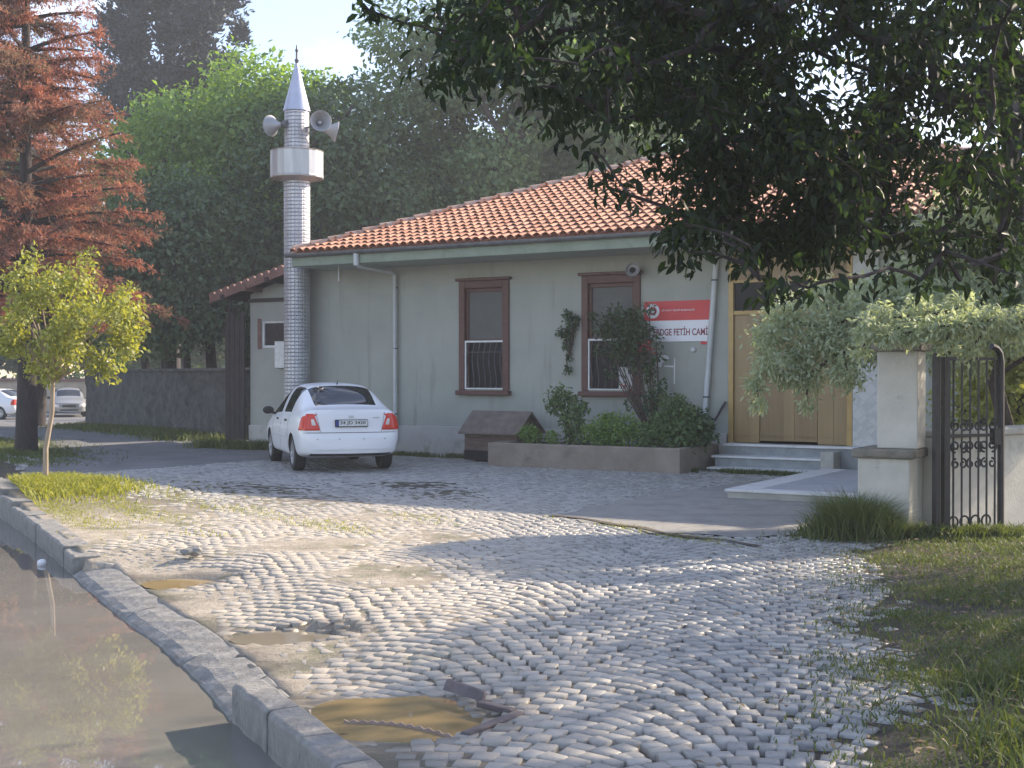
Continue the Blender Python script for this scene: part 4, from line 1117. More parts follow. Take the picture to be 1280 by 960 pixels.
# ------------------------------------------------------------------ cars
def make_car():
    root = thing('parked_car', 'white saloon car parked with its rear to the yard before the building', 'car')
    half = [  # y, [(x, z, dy)] from sill centre to roof centre
        (-.80, [(0,.29,-.06),(.58,.29,-.05),(.70,.33,-.05),(.775,.56,-.05),(.775,.66,.0),(.745,.93,.03),(.66,1.0,.05),(.46,1.01,.05),(.23,1.015,.05),(0,1.02,.05)]),
        (-.66, [(0,.26,0),(.68,.26,0),(.785,.31,0),(.825,.56,0),(.825,.68,0),(.775,.955,0),(.67,1.02,0),(.47,1.025,0),(.24,1.03,0),(0,1.035,0)]),
        (-.40, [(0,.22,0),(.72,.22,0),(.815,.30,0),(.838,.56,0),(.835,.72,0),(.785,.965,0),(.685,1.04,0),(.53,1.05,0),(.27,1.06,0),(0,1.065,0)]),
        (-.02, [(0,.2,0),(.74,.2,0),(.825,.29,0),(.845,.56,0),(.84,.74,0),(.79,.955,0),(.69,1.15,0),(.53,1.245,0),(.28,1.27,0),(0,1.28,0)]),
        (.30, [(0,.2,0),(.74,.2,0),(.825,.28,0),(.845,.56,0),(.845,.74,0),(.79,.95,0),(.68,1.20,0),(.535,1.375,0),(.28,1.41,0),(0,1.418,0)]),
        (.50, [(0,.2,0),(.74,.2,0),(.825,.28,0),(.845,.56,0),(.845,.74,0),(.79,.945,0),(.675,1.22,0),(.55,1.39,0),(.29,1.43,0),(0,1.438,0)]),
        (1.06, [(0,.2,0),(.74,.2,0),(.83,.28,0),(.85,.55,0),(.85,.73,0),(.80,.925,0),(.68,1.22,0),(.56,1.40,0),(.3,1.44,0),(0,1.45,0)]),
        (1.16, [(0,.2,0),(.74,.2,0),(.83,.28,0),(.85,.55,0),(.85,.73,0),(.80,.92,0),(.68,1.22,0),(.56,1.40,0),(.3,1.44,0),(0,1.45,0)]),
        (1.62, [(0,.2,0),(.74,.2,0),(.83,.28,0),(.85,.55,0),(.85,.72,0),(.80,.91,0),(.69,1.18,0),(.555,1.36,0),(.3,1.40,0),(0,1.41,0)]),
        (2.30, [(0,.2,0),(.74,.2,0),(.825,.28,0),(.845,.54,0),(.84,.70,0),(.79,.88,0),(.755,.93,0),(.60,.965,0),(.32,.985,0),(0,.99,0)]),
        (2.85, [(0,.22,0),(.72,.22,0),(.81,.29,0),(.835,.52,0),(.82,.68,0),(.74,.80,0),(.66,.84,0),(.50,.87,0),(.26,.885,0),(0,.89,0)]),
        (3.22, [(0,.24,0),(.64,.24,0),(.75,.30,0),(.785,.5,0),(.765,.62,0),(.69,.70,0),(.6,.73,0),(.45,.755,0),(.23,.765,0),(0,.77,0)]),
        (3.40, [(0,.27,.02),(.50,.27,-.02),(.58,.32,-.05),(.61,.48,-.05),(.60,.58,-.06),(.55,.64,-.07),(.48,.66,-.05),(.36,.68,-.02),(.18,.685,-.01),(0,.69,0)]),
    ]
    nh = 10; ring = 2*nh-2
    vs = []
    for y, pr in half:
        full = [(x, y+dy, z) for x, z, dy in pr]+[(-x, y+dy, z) for x, z, dy in pr[-2:0:-1]]
        vs += full
    faces = []; mats = []
    def cellmat(i, k):
        k2 = k if k < nh-1 else ring-1-k           # mirrored cell number
        if k2 >= 7 and 2 <= i <= 3: return 1         # rear window
        if k2 >= 7 and i == 8: return 2              # windscreen
        if k2 in (5, 6) and i in (4, 5): return 3    # rear side windows
        if k2 in (5, 6) and i == 7: return 4         # front side windows
        if k2 == 5 and i == 8: return 4
        return 0
    for i in range(len(half)-1):
        for k in range(ring):
            a, b = i*ring+k, i*ring+(k+1) % ring
            faces.append((a, a+ring, b+ring, b)); mats.append(cellmat(i, k))
    # end caps as horizontal strips with a bowed middle column
    for e, (i, bow) in enumerate(((0, -.045), (len(half)-1, .05))):
        base = i*ring; mids = {}
        for k in range(1, nh-1):
            a = Vector(vs[base+k]); m_ = len(vs); vs.append((0, a.y+bow, a.z)); mids[k] = m_
        mids[0] = base; mids[nh-1] = base+nh-1
        for k in range(nh-1):
            rk, rk1 = base+k, base+k+1; lk, lk1 = base+(ring-k) % ring, base+(ring-k-1) % ring
            A, Bm = mids[k], mids[k+1]
            for f in ((rk, rk1, Bm, A), (A, Bm, lk1, lk)):
                f2 = []
                for q in f:
                    if q not in f2: f2.append(q)
                if e: f2 = f2[::-1]
                faces.append(tuple(f2)); mats.append(0)
    me = bpy.data.meshes.new('car_shell'); me.from_pydata(vs, [], faces); me.update()
    for p, m_ in zip(me.polygons, mats): p.material_index = m_
    mlist = [M['carwhite'], M['carglass'], M['carglass'], M['carglass'], M['carglass'], M['blackplastic']]
    for m_ in mlist: me.materials.append(m_)
    bm = bmesh.new(); bm.from_mesh(me); bmesh.ops.recalc_face_normals(bm, faces=bm.faces); bm.to_mesh(me); bm.free()
    tmp = bpy.data.objects.new('car_shell', me); COL.objects.link(tmp)
    ss = tmp.modifiers.new('s', 'SUBSURF'); ss.levels = 3; ss.render_levels = 3
    cut = []
    for y in (0, 2.44):
        for sx in (-1, 1):
            mbc = MB(); mbc.lathe([(.335, 0), (.335, .40)], 36, Matrix.Translation((sx*.60 if sx > 0 else -1.0, y, .29)) @ Matrix.Rotation(R(90), 4, 'Y'))
            c = mbc.build('cutter', None); c.data.materials.append(M['carwhite'])
            for m_ in mlist[1:]: c.data.materials.append(m_)
            for p in c.data.polygons: p.material_index = 5
            bmc = bmesh.new(); bmc.from_mesh(c.data); bmesh.ops.recalc_face_normals(bmc, faces=bmc.faces); bmc.to_mesh(c.data); bmc.free()
            bo = tmp.modifiers.new('b', 'BOOLEAN'); bo.operation = 'DIFFERENCE'; bo.object = c; bo.solver = 'EXACT'; cut.append(c)
    bpy.context.view_layer.update()
    dg = bpy.context.evaluated_depsgraph_get()
    ev = bpy.data.meshes.new_from_object(tmp.evaluated_get(dg))
    for c in cut: bpy.data.objects.remove(c)
    bpy.data.objects.remove(tmp)
    bm = bmesh.new(); bm.from_mesh(ev)
    def part(name, idxs, mat_map):
        b2 = bm.copy(); bmesh.ops.delete(b2, geom=[f for f in b2.faces if f.material_index not in idxs], context='FACES')
        m2 = bpy.data.meshes.new(name)
        for f in b2.faces: f.material_index = mat_map.get(f.material_index, 0); f.smooth = True
        b2.to_mesh(m2); b2.free(); return m2
    body = part('body', (0, 5), {0: 0, 5: 1}); body.materials.append(M['carwhite']); body.materials.append(M['blackplastic'])
    body.set_sharp_from_angle(angle=R(50))
    link(bpy.data.objects.new('body', body), root)
    for nm, i in (('rear_window', 1), ('windscreen', 2), ('side_window', 3), ('side_window', 4)):
        m2 = part(nm, (i,), {}); m2.materials.append(M['carglass'])
        if nm == 'side_window':
            for sgn in (-1, 1):
                b3 = bmesh.new(); b3.from_mesh(m2); bmesh.ops.delete(b3, geom=[f for f in b3.faces if f.calc_center_median().x*sgn < 0], context='FACES')
                m3 = bpy.data.meshes.new(nm); b3.to_mesh(m3); b3.free(); m3.materials.append(M['carglass']); link(bpy.data.objects.new(nm, m3), root)
        else: link(bpy.data.objects.new(nm, m2), root)
    bvh = BVHTree.FromBMesh(bm)
    def patch(name, m, outline, dirn, off=.006, n=10, parent=root, thick=.012):
        """a lens or panel lying on the body: outline in (u, z) grid quad corners, projected along dirn"""
        d = Vector(dirn); (u0, z0), (u1, z1), (u2, z2), (u3, z3) = outline
        mbp = MB(); vs = []
        for layer in (0, 1):
            for i in range(n+1):
                for j in range(n+1):
                    a, b = i/n, j/n
                    u = (u0*(1-a)+u1*a)*(1-b)+(u3*(1-a)+u2*a)*b; z = (z0*(1-a)+z1*a)*(1-b)+(z3*(1-a)+z2*a)*b
                    if abs(d.y) > abs(d.x): o_ = Vector((u, -3*d.y if d.y > 0 else 6, z))
                    else: o_ = Vector((-3*d.x, u, z))
                    h = bvh.ray_cast(o_, d)
                    p = h[0] if h[0] is not None else Vector((u, -.8, z)) if abs(d.y) > abs(d.x) else Vector((.8*-d.x, u, z))
                    edge = min(a, 1-a, b, 1-b) < .01
                    vs.append(p-d*(off if layer == 0 and not edge else (off*.55 if layer == 0 else -thick)))
        N1 = n+1; fcs = []
        for i in range(n):
            for j in range(n): a = i*N1+j; fcs.append((a, a+1, a+N1+1, a+N1))
        mbp.add(vs[:N1*N1], fcs)
        return mbp.build(name, m, parent, smooth=True)
    for s in (-1, 1):
        tlm = patch('tail_light', M['lampred'], [(s*.768, .69), (s*.50, .69), (s*.60, .955), (s*.715, .955)], (0, 1, 0), .022, n=14)
        patch('indicator_lens', M['lampclear'], [(s*.64, .76), (s*.555, .76), (s*.60, .88), (s*.65, .88)], (0, 1, 0), .030, parent=tlm, n=5)
        patch('side_lens', M['lampred'], [(-.775, .69), (-.62, .69), (-.66, .90), (-.765, .95)], (-s, 0, 0), .016, parent=tlm)
        patch('headlight', M['lampclear'], [(s*.72, .52), (s*.46, .50), (s*.48, .63), (s*.68, .66)], (0, -1, 0), .012)
    patch('grille', M['blackplastic'], [(-.34, .50), (.34, .50), (.30, .61), (-.30, .61)], (0, -1, 0), .006)
    patch('lower_grille', M['blackplastic'], [(-.45, .32), (.45, .32), (.42, .40), (-.42, .40)], (0, -1, 0), .006)
    patch('bumper_seam', M['blackplastic'], [(-.76, .645), (.76, .645), (.76, .655), (-.76, .655)], (0, 1, 0), .003, n=24)
    patch('boot_seam', M['blackplastic'], [(-.50, .66), (-.495, .66), (-.56, .98), (-.566, .98)], (0, 1, 0), .003); patch('boot_seam', M['blackplastic'], [(.495, .66), (.50, .66), (.566, .98), (.56, .98)], (0, 1, 0), .003)
    patch('bumper_ridge', M['carwhite'], [(-.62, .375), (.62, .375), (.62, .41), (-.62, .41)], (0, 1, 0), .022, n=20)
    patch('lower_valance', M['blackplastic'], [(-.66, .27), (.66, .27), (.66, .315), (-.66, .315)], (0, 1, 0), .01, n=16)
    for x in (-.55, -.2, .2, .55): patch('parking_sensor', M['pvc'], [(x-.012, .535), (x+.012, .535), (x+.012, .558), (x-.012, .558)], (0, 1, 0), .006, n=3)
    for s in (-1, 1):
        for y in (.52, 1.40):
            patch('door_handle', M['blackplastic'], [(y, .80), (y+.17, .80), (y+.17, .835), (y, .835)], (-s, 0, 0), .025, n=5)
        for a, b in (((.40, .30), (.34, .90)), ((1.11, .26), (1.11, .92)), ((2.04, .28), (2.02, .88))):
            patch('door_seam', M['blackplastic'], [(a[0], a[1]), (a[0]+.008, a[1]), (b[0]+.008, b[1]), (b[0], b[1])], (-s, 0, 0), .003, n=8)
        patch('side_strip', M['carwhite'], [(.42, .54), (2.0, .52), (2.0, .56), (.42, .58)], (-s, 0, 0), .012, n=10)
    patch('boot_badge', M['alloy'], [(-.045, .885), (.045, .885), (.04, .925), (-.04, .925)], (0, 1, 0), .008, n=6)
    patch('model_badge', M['pvc'], [(.36, .875), (.47, .875), (.47, .895), (.36, .895)], (0, 1, 0), .004, n=6)
    # plate
    pt_ = thing('number_plate', None, None, (0, -.835, .80)); pt_.parent = root
    pt_.rotation_euler = (R(-5), 0, 0)
    mbp = MB(); mbp.box(-.265, .265, -.012, .03, -.06, .06); mbp.build('holder', M['black'], pt_, bevel=.004)
    mbp = MB(); mbp.box(-.205, .255, -.017, -.0125, -.047, .047); mbp.build('plate_face', M['plate'], pt_)
    mbp = MB(); mbp.box(-.255, -.2055, -.017, -.0125, -.047, .047); mbp.build('country_strip', M['plateblue'], pt_)
    text_mesh('34 JD 3420', .1, 'plate_lettering', M['black'], pt_, (-.185, -.0175, -.034), .0015, .415, .068)
    # mirrors, antenna, wheels
    for s in (-1, 1):
        mbm = MB(); pts = []
        bmx = bmesh.new(); bmesh.ops.create_icosphere(bmx, subdivisions=3, radius=1)
        for v in bmx.verts: v.co = Vector((v.co.x*.10, v.co.y*.06 if v.co.y > 0 else v.co.y*.03, v.co.z*.07))
        m2 = bpy.data.meshes.new('mirror'); bmx.to_mesh(m2); bmx.free(); m2.materials.append(M['blackplastic']); m2.polygons.foreach_set('use_smooth', [True]*len(m2.polygons))
        mo = link(bpy.data.objects.new('mirror', m2), root); mo.location = (s*.93, 1.93, .95)
        mbm.tube([(-s*.02, 0, -.03), (-s*.14, .02, -.06)], .022, 8); mbm.build('mirror_arm', M['blackplastic'], mo)
    mbm = MB(); mbm.tube([(0, .36, 1.42), (0, .30, 1.47), (0, .27, 1.485)], [.012, .007, .005], 6); mbm.build('antenna', M['blackplastic'], root)
    mbm = MB(); mbm.lathe([(.02, -.02), (.025, 0), (.022, .02)], 10, Matrix.Translation((-.24, -.885, .74)) @ Matrix.Rotation(R(90), 4, 'X'))
    for y in (0, 2.44):
        for s in (-1, 1):
            w_ = thing('wheel', None, None, (s*.725, y, .29)); w_.parent = root; w_.rotation_euler = (0, R(90)*s, 0)
            mbw = MB(); mbw.lathe([(.19, -.09), (.27, -.092), (.288, -.075), (.292, -.04), (.292, .04), (.288, .075), (.27, .092), (.20, .094), (.19, .07)], 36, cap=False); mbw.build('tyre', M['rubber'], w_, smooth=True)
            mbw = MB(); mbw.lathe([(.205, .06), (.202, .088), (.19, .09), (.182, .06), (.17, .03), (.03, .03)], 36, cap=False)
            for k in range(7):
                a = 2*PI*k/7; ca, sa = math.cos(a), math.sin(a)
                def rp(r, t, z): return (r*ca-t*sa, r*sa+t*ca, z)
                mbw.add([rp(.03,-.025,.075), rp(.03,.025,.075), rp(.188,.022,.086), rp(.188,-.022,.086), rp(.03,-.025,.04), rp(.03,.025,.04), rp(.188,.022,.05), rp(.188,-.022,.05)], [(0,1,2,3), (0,4,5,1), (1,5,6,2), (3,2,6,7), (0,3,7,4)])
            mbw.lathe([(.001, .09), (.035, .088), (.04, .06)], 16, cap=False)
            mbw.build('rim', M['alloy'], w_)
    bm.free()
    return root
car = make_car()
car.location = (-2.86, 21.42, 0); car.rotation_euler = (0, 0, R(19))
def recolor(o, frm, to):
    for c in kids(o):
        if c.type == 'MESH':
            for s in c.material_slots:
                if s.material == frm: s.link = 'OBJECT'; s.material = to
        recolor(c, frm, to)
c2 = copy_tree(car); c2.location = (-23.6, 60.5, float(gz(-23.6, 60.5))); c2.rotation_euler = (0, 0, R(68))
c2['label'] = 'white car parked far off across the lane, half hidden by the dark trunk'; c2['group'] = 'distant parked cars'
c3 = copy_tree(car); c3.location = (-22.9, 66.0, float(gz(-22.9, 66.0))); c3.rotation_euler = (0, 0, R(200))
c3['label'] = 'silver car facing the lane in the distance, in front of the beige wall'; c3['group'] = 'distant parked cars'
recolor(c3, M['carwhite'], M['carsilver'])

# ------------------------------------------------------------------ trees
def limbs(mb, base, targets, r0, fork, rng):
    f = Vector(fork)
    for t in targets:
        t = Vector(t); m1 = f+(t-f)*.4+Vector(rng.normal(size=3)*.12*(t-f).length*.4)+Vector((0, 0, .08*(t-f).length)); m2 = f+(t-f)*.75+Vector(rng.normal(size=3)*.06*(t-f).length)
        mb.tube([f, m1, m2, t], [r0, r0*.65, r0*.38, r0*.12], 6, False)
def grow(mb, roots, targets, rtip, rmax, rng, sag=.05, fork=None):
    """branches: each clump is joined to the nearest limb that is nearer to the trunk"""
    nodes = [Vector(r) for r in roots]; par = [-1]*len(nodes); f = Vector(fork if fork is not None else roots[-1])
    T = sorted([Vector(t) for t in targets], key=lambda t: (t-f).length)
    for t in T:
        A = np.array([n[:] for n in nodes]); dd = np.linalg.norm(A-np.array(t), axis=1)+.28*np.linalg.norm(A-np.array(f), axis=1)
        j = int(np.argmin(dd)); b = nodes[j]
        if (t-b).length > .9:
            m = b.lerp(t, .5)+Vector(rng.normal(size=3)*.07*(t-b).length)+Vector((0, 0, .06*(t-b).length)); nodes.append(m); par.append(j); j = len(nodes)-1
        nodes.append(t); par.append(j)
    cnt = [1]*len(nodes)
    for i in range(len(nodes)-1, -1, -1):
        if par[i] >= 0: cnt[par[i]] += cnt[i]
    for i in range(len(nodes)):
        if par[i] < 0: continue
        a, b = nodes[par[i]], nodes[i]; ra = min(rmax, rtip*cnt[par[i]]**.5) if par[par[i]] >= 0 else min(rmax, rtip*(cnt[i]+1)**.5); rb_ = min(rmax, rtip*cnt[i]**.5)
        m = a.lerp(b, .5)+Vector(rng.normal(size=3)*.05*(b-a).length)
        mb.tube([a, m, b], [ra, (ra+rb_)/2, rb_], 5, False)
def broadleaf(name, label, base, cen, rad, ncl, n, leafL, m, bark, tr=.25, seed=0, group=None, clr=(.75, 1.6), low=-.9, wid=.6):
    ncl = int(ncl*.85); n = int(n*1.35)
    rng = np.random.default_rng(seed)
    base = Vector(base); t = thing(name, label, 'tree', base, 0, group)
    cs = []; rs = []
    rad = np.array(rad); cen = np.array(cen)
    while len(cs) < ncl:
        d = rnd_unit(1, rng)[0]
        if d[2] < low: continue
        rr = .45+.55*rng.random()**.35
        lump = 1+.14*math.sin(3*math.atan2(d[1], d[0])+seed)+.10*math.sin(5*d[2]+seed*2)
        cs.append(cen+d*rad*rr*lump*.92); rs.append(rng.uniform(*clr))
    tot = sum(r*r for r in rs)
    P, D, N = blobs(cs, rs, [n*r*r/tot for r in rs], rng, .72, .60, .55)
    N = unit(N+unit(P-np.asarray(cen))*.5)
    L = leafL*(.65+.7*rng.random(len(P)))
    leaves('crown', P, D, N, L, L*wid, m, t, base=base)
    mb = MB(); fork = Vector((base.x+(cen[0]-base.x)*.5, base.y+(cen[1]-base.y)*.5, max(base.z+.5, cen[2]-rad[2]*.55)))
    mb.tube([base-Vector((0,0,.3)), base+(fork-base)*.3+Vector((.05,0,0)), base+(fork-base)*.7, fork, Vector(cen)+Vector((0,0,rad[2]*.3))], [tr*1.35, tr, tr*.85, tr*.7, tr*.2], 9)
    sel = rng.permutation(len(cs))[:min(len(cs), 60)]
    grow(mb, [fork.lerp(Vector(cen), .4), fork], [cs[i] for i in sel], .035, tr*.5, rng)
    mb.build('trunk', bark, t, smooth=True, loc=None) if False else None
    mb.v = [tuple(Vector(v)-base) for v in mb.v]
    mb.build('trunk', bark, t, smooth=True)
    return t
TG = 'trees behind the building'
def G(x, y): return (x, y, float(gz(x, y)))
broadleaf('broadleaf_tree', 'round topped green tree behind the minaret, its top sunlit', G(-9.0, 43), (-9.0, 43, 7.3), (4.6, 4.4, 4.5), 150, 46000, .21, M['leaf_mid'], M['bark_dark'], .32, 21, TG)
broadleaf('broadleaf_tree', 'tall blue green tree rising behind the middle of the tiled roof', G(-.2, 43), (.3, 43, 9.4), (4.3, 4.5, 6.8), 190, 60000, .20, M['leaf_bluegreen'], M['bark_dark'], .35, 22, TG)
broadleaf('broadleaf_tree', 'blue green tree standing behind the right half of the roof, by the overhanging branches', G(4.2, 46), (4.4, 46, 8.6), (4.6, 4.5, 6.4), 150, 42000, .21, M['leaf_bluegreen'], M['bark_dark'], .33, 23, TG)
broadleaf('broadleaf_tree', 'dark tree filling the gap between minaret and hipped roof', G(-5.2, 40), (-5.2, 40, 5.8), (2.9, 3.0, 3.9), 90, 26000, .19, M['leaf_dark'], M['bark_dark'], .26, 24, TG)
broadleaf('broadleaf_tree', 'dark leafy tree with low boughs over the stone wall', G(-10.4, 38.5), (-10.0, 38.5, 4.9), (2.6, 2.6, 2.4), 70, 20000, .18, M['leaf_dark'], M['bark_dark'], .2, 25, TG)
broadleaf('broadleaf_tree', 'deep green tree behind the red conifer at the photo edge', G(-17.5, 47), (-17.0, 47, 5.6), (4.6, 3.5, 4.0), 100, 26000, .22, M['leaf_dark'], M['bark_dark'], .28, 26, TG)
broadleaf('broadleaf_tree', 'dark tree in the distance over the parked cars', G(-30, 82), (-29, 82, 7.0), (9, 5, 5.0), 110, 22000, .36, M['leaf_dark'], M['bark_dark'], .4, 27, TG)
broadleaf('broadleaf_tree', 'shaded tree far behind the stone wall end', G(-20.5, 78), (-19, 78, 6.0), (6, 5, 5.2), 90, 18000, .34, M['leaf_dark'], M['bark_dark'], .4, 28, TG)
broadleaf('broadleaf_tree', 'lower green tree behind the far end of the roof', G(11.5, 44), (11.5, 44, 4.4), (4.0, 3.5, 3.0), 80, 16000, .22, M['leaf_mid'], M['bark_dark'], .25, 29, TG)
broadleaf('bright_bush', 'bright yellow green bush beyond the boundary wall', G(7.2, 17.4), (7.3, 17.5, 1.5), (1.3, 1.0, .95), 70, 8000, .10, M['leaf_sapling'], M['bark'], .07, 30, None, (.35, .6), -.9)
def far_wood(name, x0, x1, y, h, n, seed):
    rng = np.random.default_rng(seed); k = int((x1-x0)/1.5)
    cs = [(rng.uniform(x0, x1), y+rng.uniform(-3, 3), -.8+h*rng.random()**.8) for _ in range(k*4)]; rs = [rng.uniform(1.1, 2.0) for _ in cs]
    P, D, N = blobs(cs, rs, [n/len(cs)]*len(cs), rng, .4, .8, .4); L = .5*(.6+.8*rng.random(len(P)))
    tag(leaves(name, P, D, N, L, L*.6, M['leaf_dark']), kind='stuff')
far_wood('far_wood', -62, -8, 92, 6.5, 26000, 95); far_wood('far_wood', 6, 60, 70, 5.0, 20000, 96)
# bare trunks standing in the shade behind the stone wall
for i, (px, yy, r) in enumerate(((205, 42, .16), (232, 40.5, .12), (262, 39, .17), (286, 37, .10), (180, 45, .15))):
    p = Vector(((px-640)/F*yy, yy, float(gz((px-640)/F*yy, yy))))
    mb = MB(); mb.tube([(0, 0, -.2), (.08, 0, 1.6), (-.05, .1, 3.2), (.1, 0, 5.2)], [r*1.2, r, r*.85, r*.6], 8)
    mb.tube([(-.05, .1, 3.0), (.5, .2, 4.2), (.8, .2, 5.2)], [r*.5, r*.35, r*.2], 6)
    o = mb.build('tree_trunk', M['bark_dark'], smooth=True); o.location = p
    tag(o, ['dark bare trunk behind the middle of the stone wall', 'slender dark trunk right of the middle of the stone wall', 'thick dark trunk behind the near end of the stone wall', 'thin dark trunk beside the tall board fence', 'dark trunk behind the far end of the stone wall'][i], 'tree trunk', 'dark trunks behind the stone wall')

def conifer_dark():
    rng = np.random.default_rng(40); base = Vector(G(-16.3, 61)); t = thing('tall_conifer', 'very tall dark blue green conifer towering behind the round tree', 'tree', base)
    cs = []; rs = []
    for k in range(230):
        h = rng.uniform(11.5, 25); a = rng.uniform(0, 2*PI); rr = 3.35*math.sqrt(rng.uniform(.12, 1))*(1-.25*max(0, (h-20)/6))
        cs.append((base.x+rr*math.cos(a), base.y+rr*math.sin(a), base.z+h)); rs.append(rng.uniform(.45, .8))
    P, D, N = blobs(cs, rs, [320]*len(cs), rng, .3, 1.35, .1)
    D = unit(D+np.array([0, 0, .9])); L = .30*(.6+.8*rng.random(len(P)))
    leaves('crown', P, D, N, L, L*.4, M['leaf_conifer'], t, base=base)
    mb = MB(); mb.tube([(0,0,-.5), (.1,0,8), (0,0,16), (.1,.1,24)], [.5, .42, .3, .1], 9)
    for k in range(40):
        h = rng.uniform(10, 22); a = rng.uniform(0, 2*PI); r = rng.uniform(1.5, 3)
        mb.tube([(0,0,h), (r*.5*math.cos(a), r*.5*math.sin(a), h+.6), (r*math.cos(a), r*math.sin(a), h+1.6)], [.09, .06, .03], 5, False)
    mb.build('trunk', M['bark_dark'], t, smooth=True)
conifer_dark()

def red_conifer(base, H, label, seed, r0=2.9, tr=.19, n_wh=26, dens=1.0):
    rng = np.random.default_rng(seed); base = Vector(base); t = thing('red_conifer', label, 'tree', base)
    mb = MB(); mb.tube([(0,0,-.3), (.03,0,1.5), (.0,.03,H*.5), (.06,0,H)], [tr*1.25, tr, tr*.6, .02], 9)
    P = []; D = []; N = []
    for w in range(n_wh):
        h = 2.9+(H-3.2)*(w/n_wh)**.95+rng.uniform(-.15, .15)
        R0 = r0*(1-.78*((h-2.9)/(H-2.9))**1.15)
        for b in range(7):
            a = rng.uniform(0, 2*PI); Lb = R0*rng.uniform(.65, 1.15); rise = rng.uniform(-.12, .42)
            pts = []
            for k in range(7):
                q = k/6; pts.append(Vector((math.cos(a)*Lb*q, math.sin(a)*Lb*q, h+rise*Lb*q-.28*Lb*q*q*.6)))
            mb.tube(pts, [.045*(1-q/7)+.006 for q in range(7)], 5, False)
            nspray = int(22*Lb*dens)
            for s in range(nspray):
                q = rng.uniform(.22, 1.0); k = min(int(q*6), 5); p = pts[k].lerp(pts[k+1], q*6-k)
                out = Vector((math.cos(a), math.sin(a), 0)); side = Vector((-math.sin(a), math.cos(a), 0))*rng.choice([-1, 1])
                dv = out*.7+side*rng.uniform(.2, 1.1)+Vector((0, 0, rng.uniform(-.75, .35))); dv.normalize()
                sl = rng.uniform(.25, .6)*(1-.35*q)
                nn_ = 16
                u_ = rng.random(nn_)*sl
                pp_ = np.array(p)[None]+np.array(dv)[None]*u_[:, None]+rng.normal(size=(nn_, 3))*.022+np.array([0, 0, -.18])*(u_**2)[:, None]
                P.append(pp_); D.append(np.array(dv)[None]*.6+rng.normal(size=(nn_, 3))*.55); N.append(rng.normal(size=(nn_, 3))*.5+np.array([0, 0, 1.0]))
    P = np.concatenate(P)+np.array(base); L = rng.uniform(.06, .13, len(P))
    leaves('crown', P, np.concatenate(D), np.concatenate(N), L, L*.26, M['leaf_red'], t, base=base)
    mb.build('trunk', M['bark_dark'], t, smooth=True)
red_conifer((-9.72, 25.6, 0), 11.5, 'rust red conifer with thick dark trunk beside the lane', 50, 2.75)
red_conifer((-11.85, 30.9, 0), 10.0, 'second rust red conifer with thinner trunk, standing farther behind', 51, 2.6, .10, 22, .8)

def sapling():
    rng = np.random.default_rng(60); base = Vector((SAP.x, SAP.y, .14)); t = thing('young_tree', 'young yellow green tree with thin pale trunk on the grass mound', 'tree', base)
    z = SAP.y; c0 = at(88, 400, z)
    cs = []; rs = []
    while len(cs) < 46:
        d = rng.uniform(-1, 1, 3)
        if np.linalg.norm(d) > 1: continue
        p = c0+Vector((d[0]*.97, d[1]*.9, d[2]*.72+.10*d[0]*-.3)); cs.append(tuple(p)); rs.append(rng.uniform(.14, .27))
    for px, py in ((110, 322), (40, 322), (170, 385), (172, 410), (160, 440), (10, 350), (20, 430), (120, 455), (150, 370), (-20, 380), (60, 470)): cs.append(tuple(at(px, py, z+rng.uniform(-.3, .3)))); rs.append(rng.uniform(.12, .2))
    tot = sum(r*r for r in rs)
    P, D, N = blobs(cs, rs, [7200*r*r/tot for r in rs], rng, .2, .9, .3)
    L = .072*(.6+.8*rng.random(len(P))); leaves('crown', P, D, N, L, L*.55, M['leaf_sapling'], t, base=base)
    mb = MB(); f = at(66, 478, z)-base
    mb.tube([(0, 0, -.2), f*.35+Vector((-.03,0,0)), f*.7+Vector((.02,0,0)), f, f+Vector((.02, 0, .9))], [.045, .036, .032, .028, .012], 8)
    for c in cs[::2]:
        c = Vector(c)-base; mb.tube([f, f.lerp(c, .5)+Vector((0, 0, .08)), c], [.018, .010, .004], 5, False)
    mb.build('trunk', M['bark_pale'], t, smooth=True)
sapling()

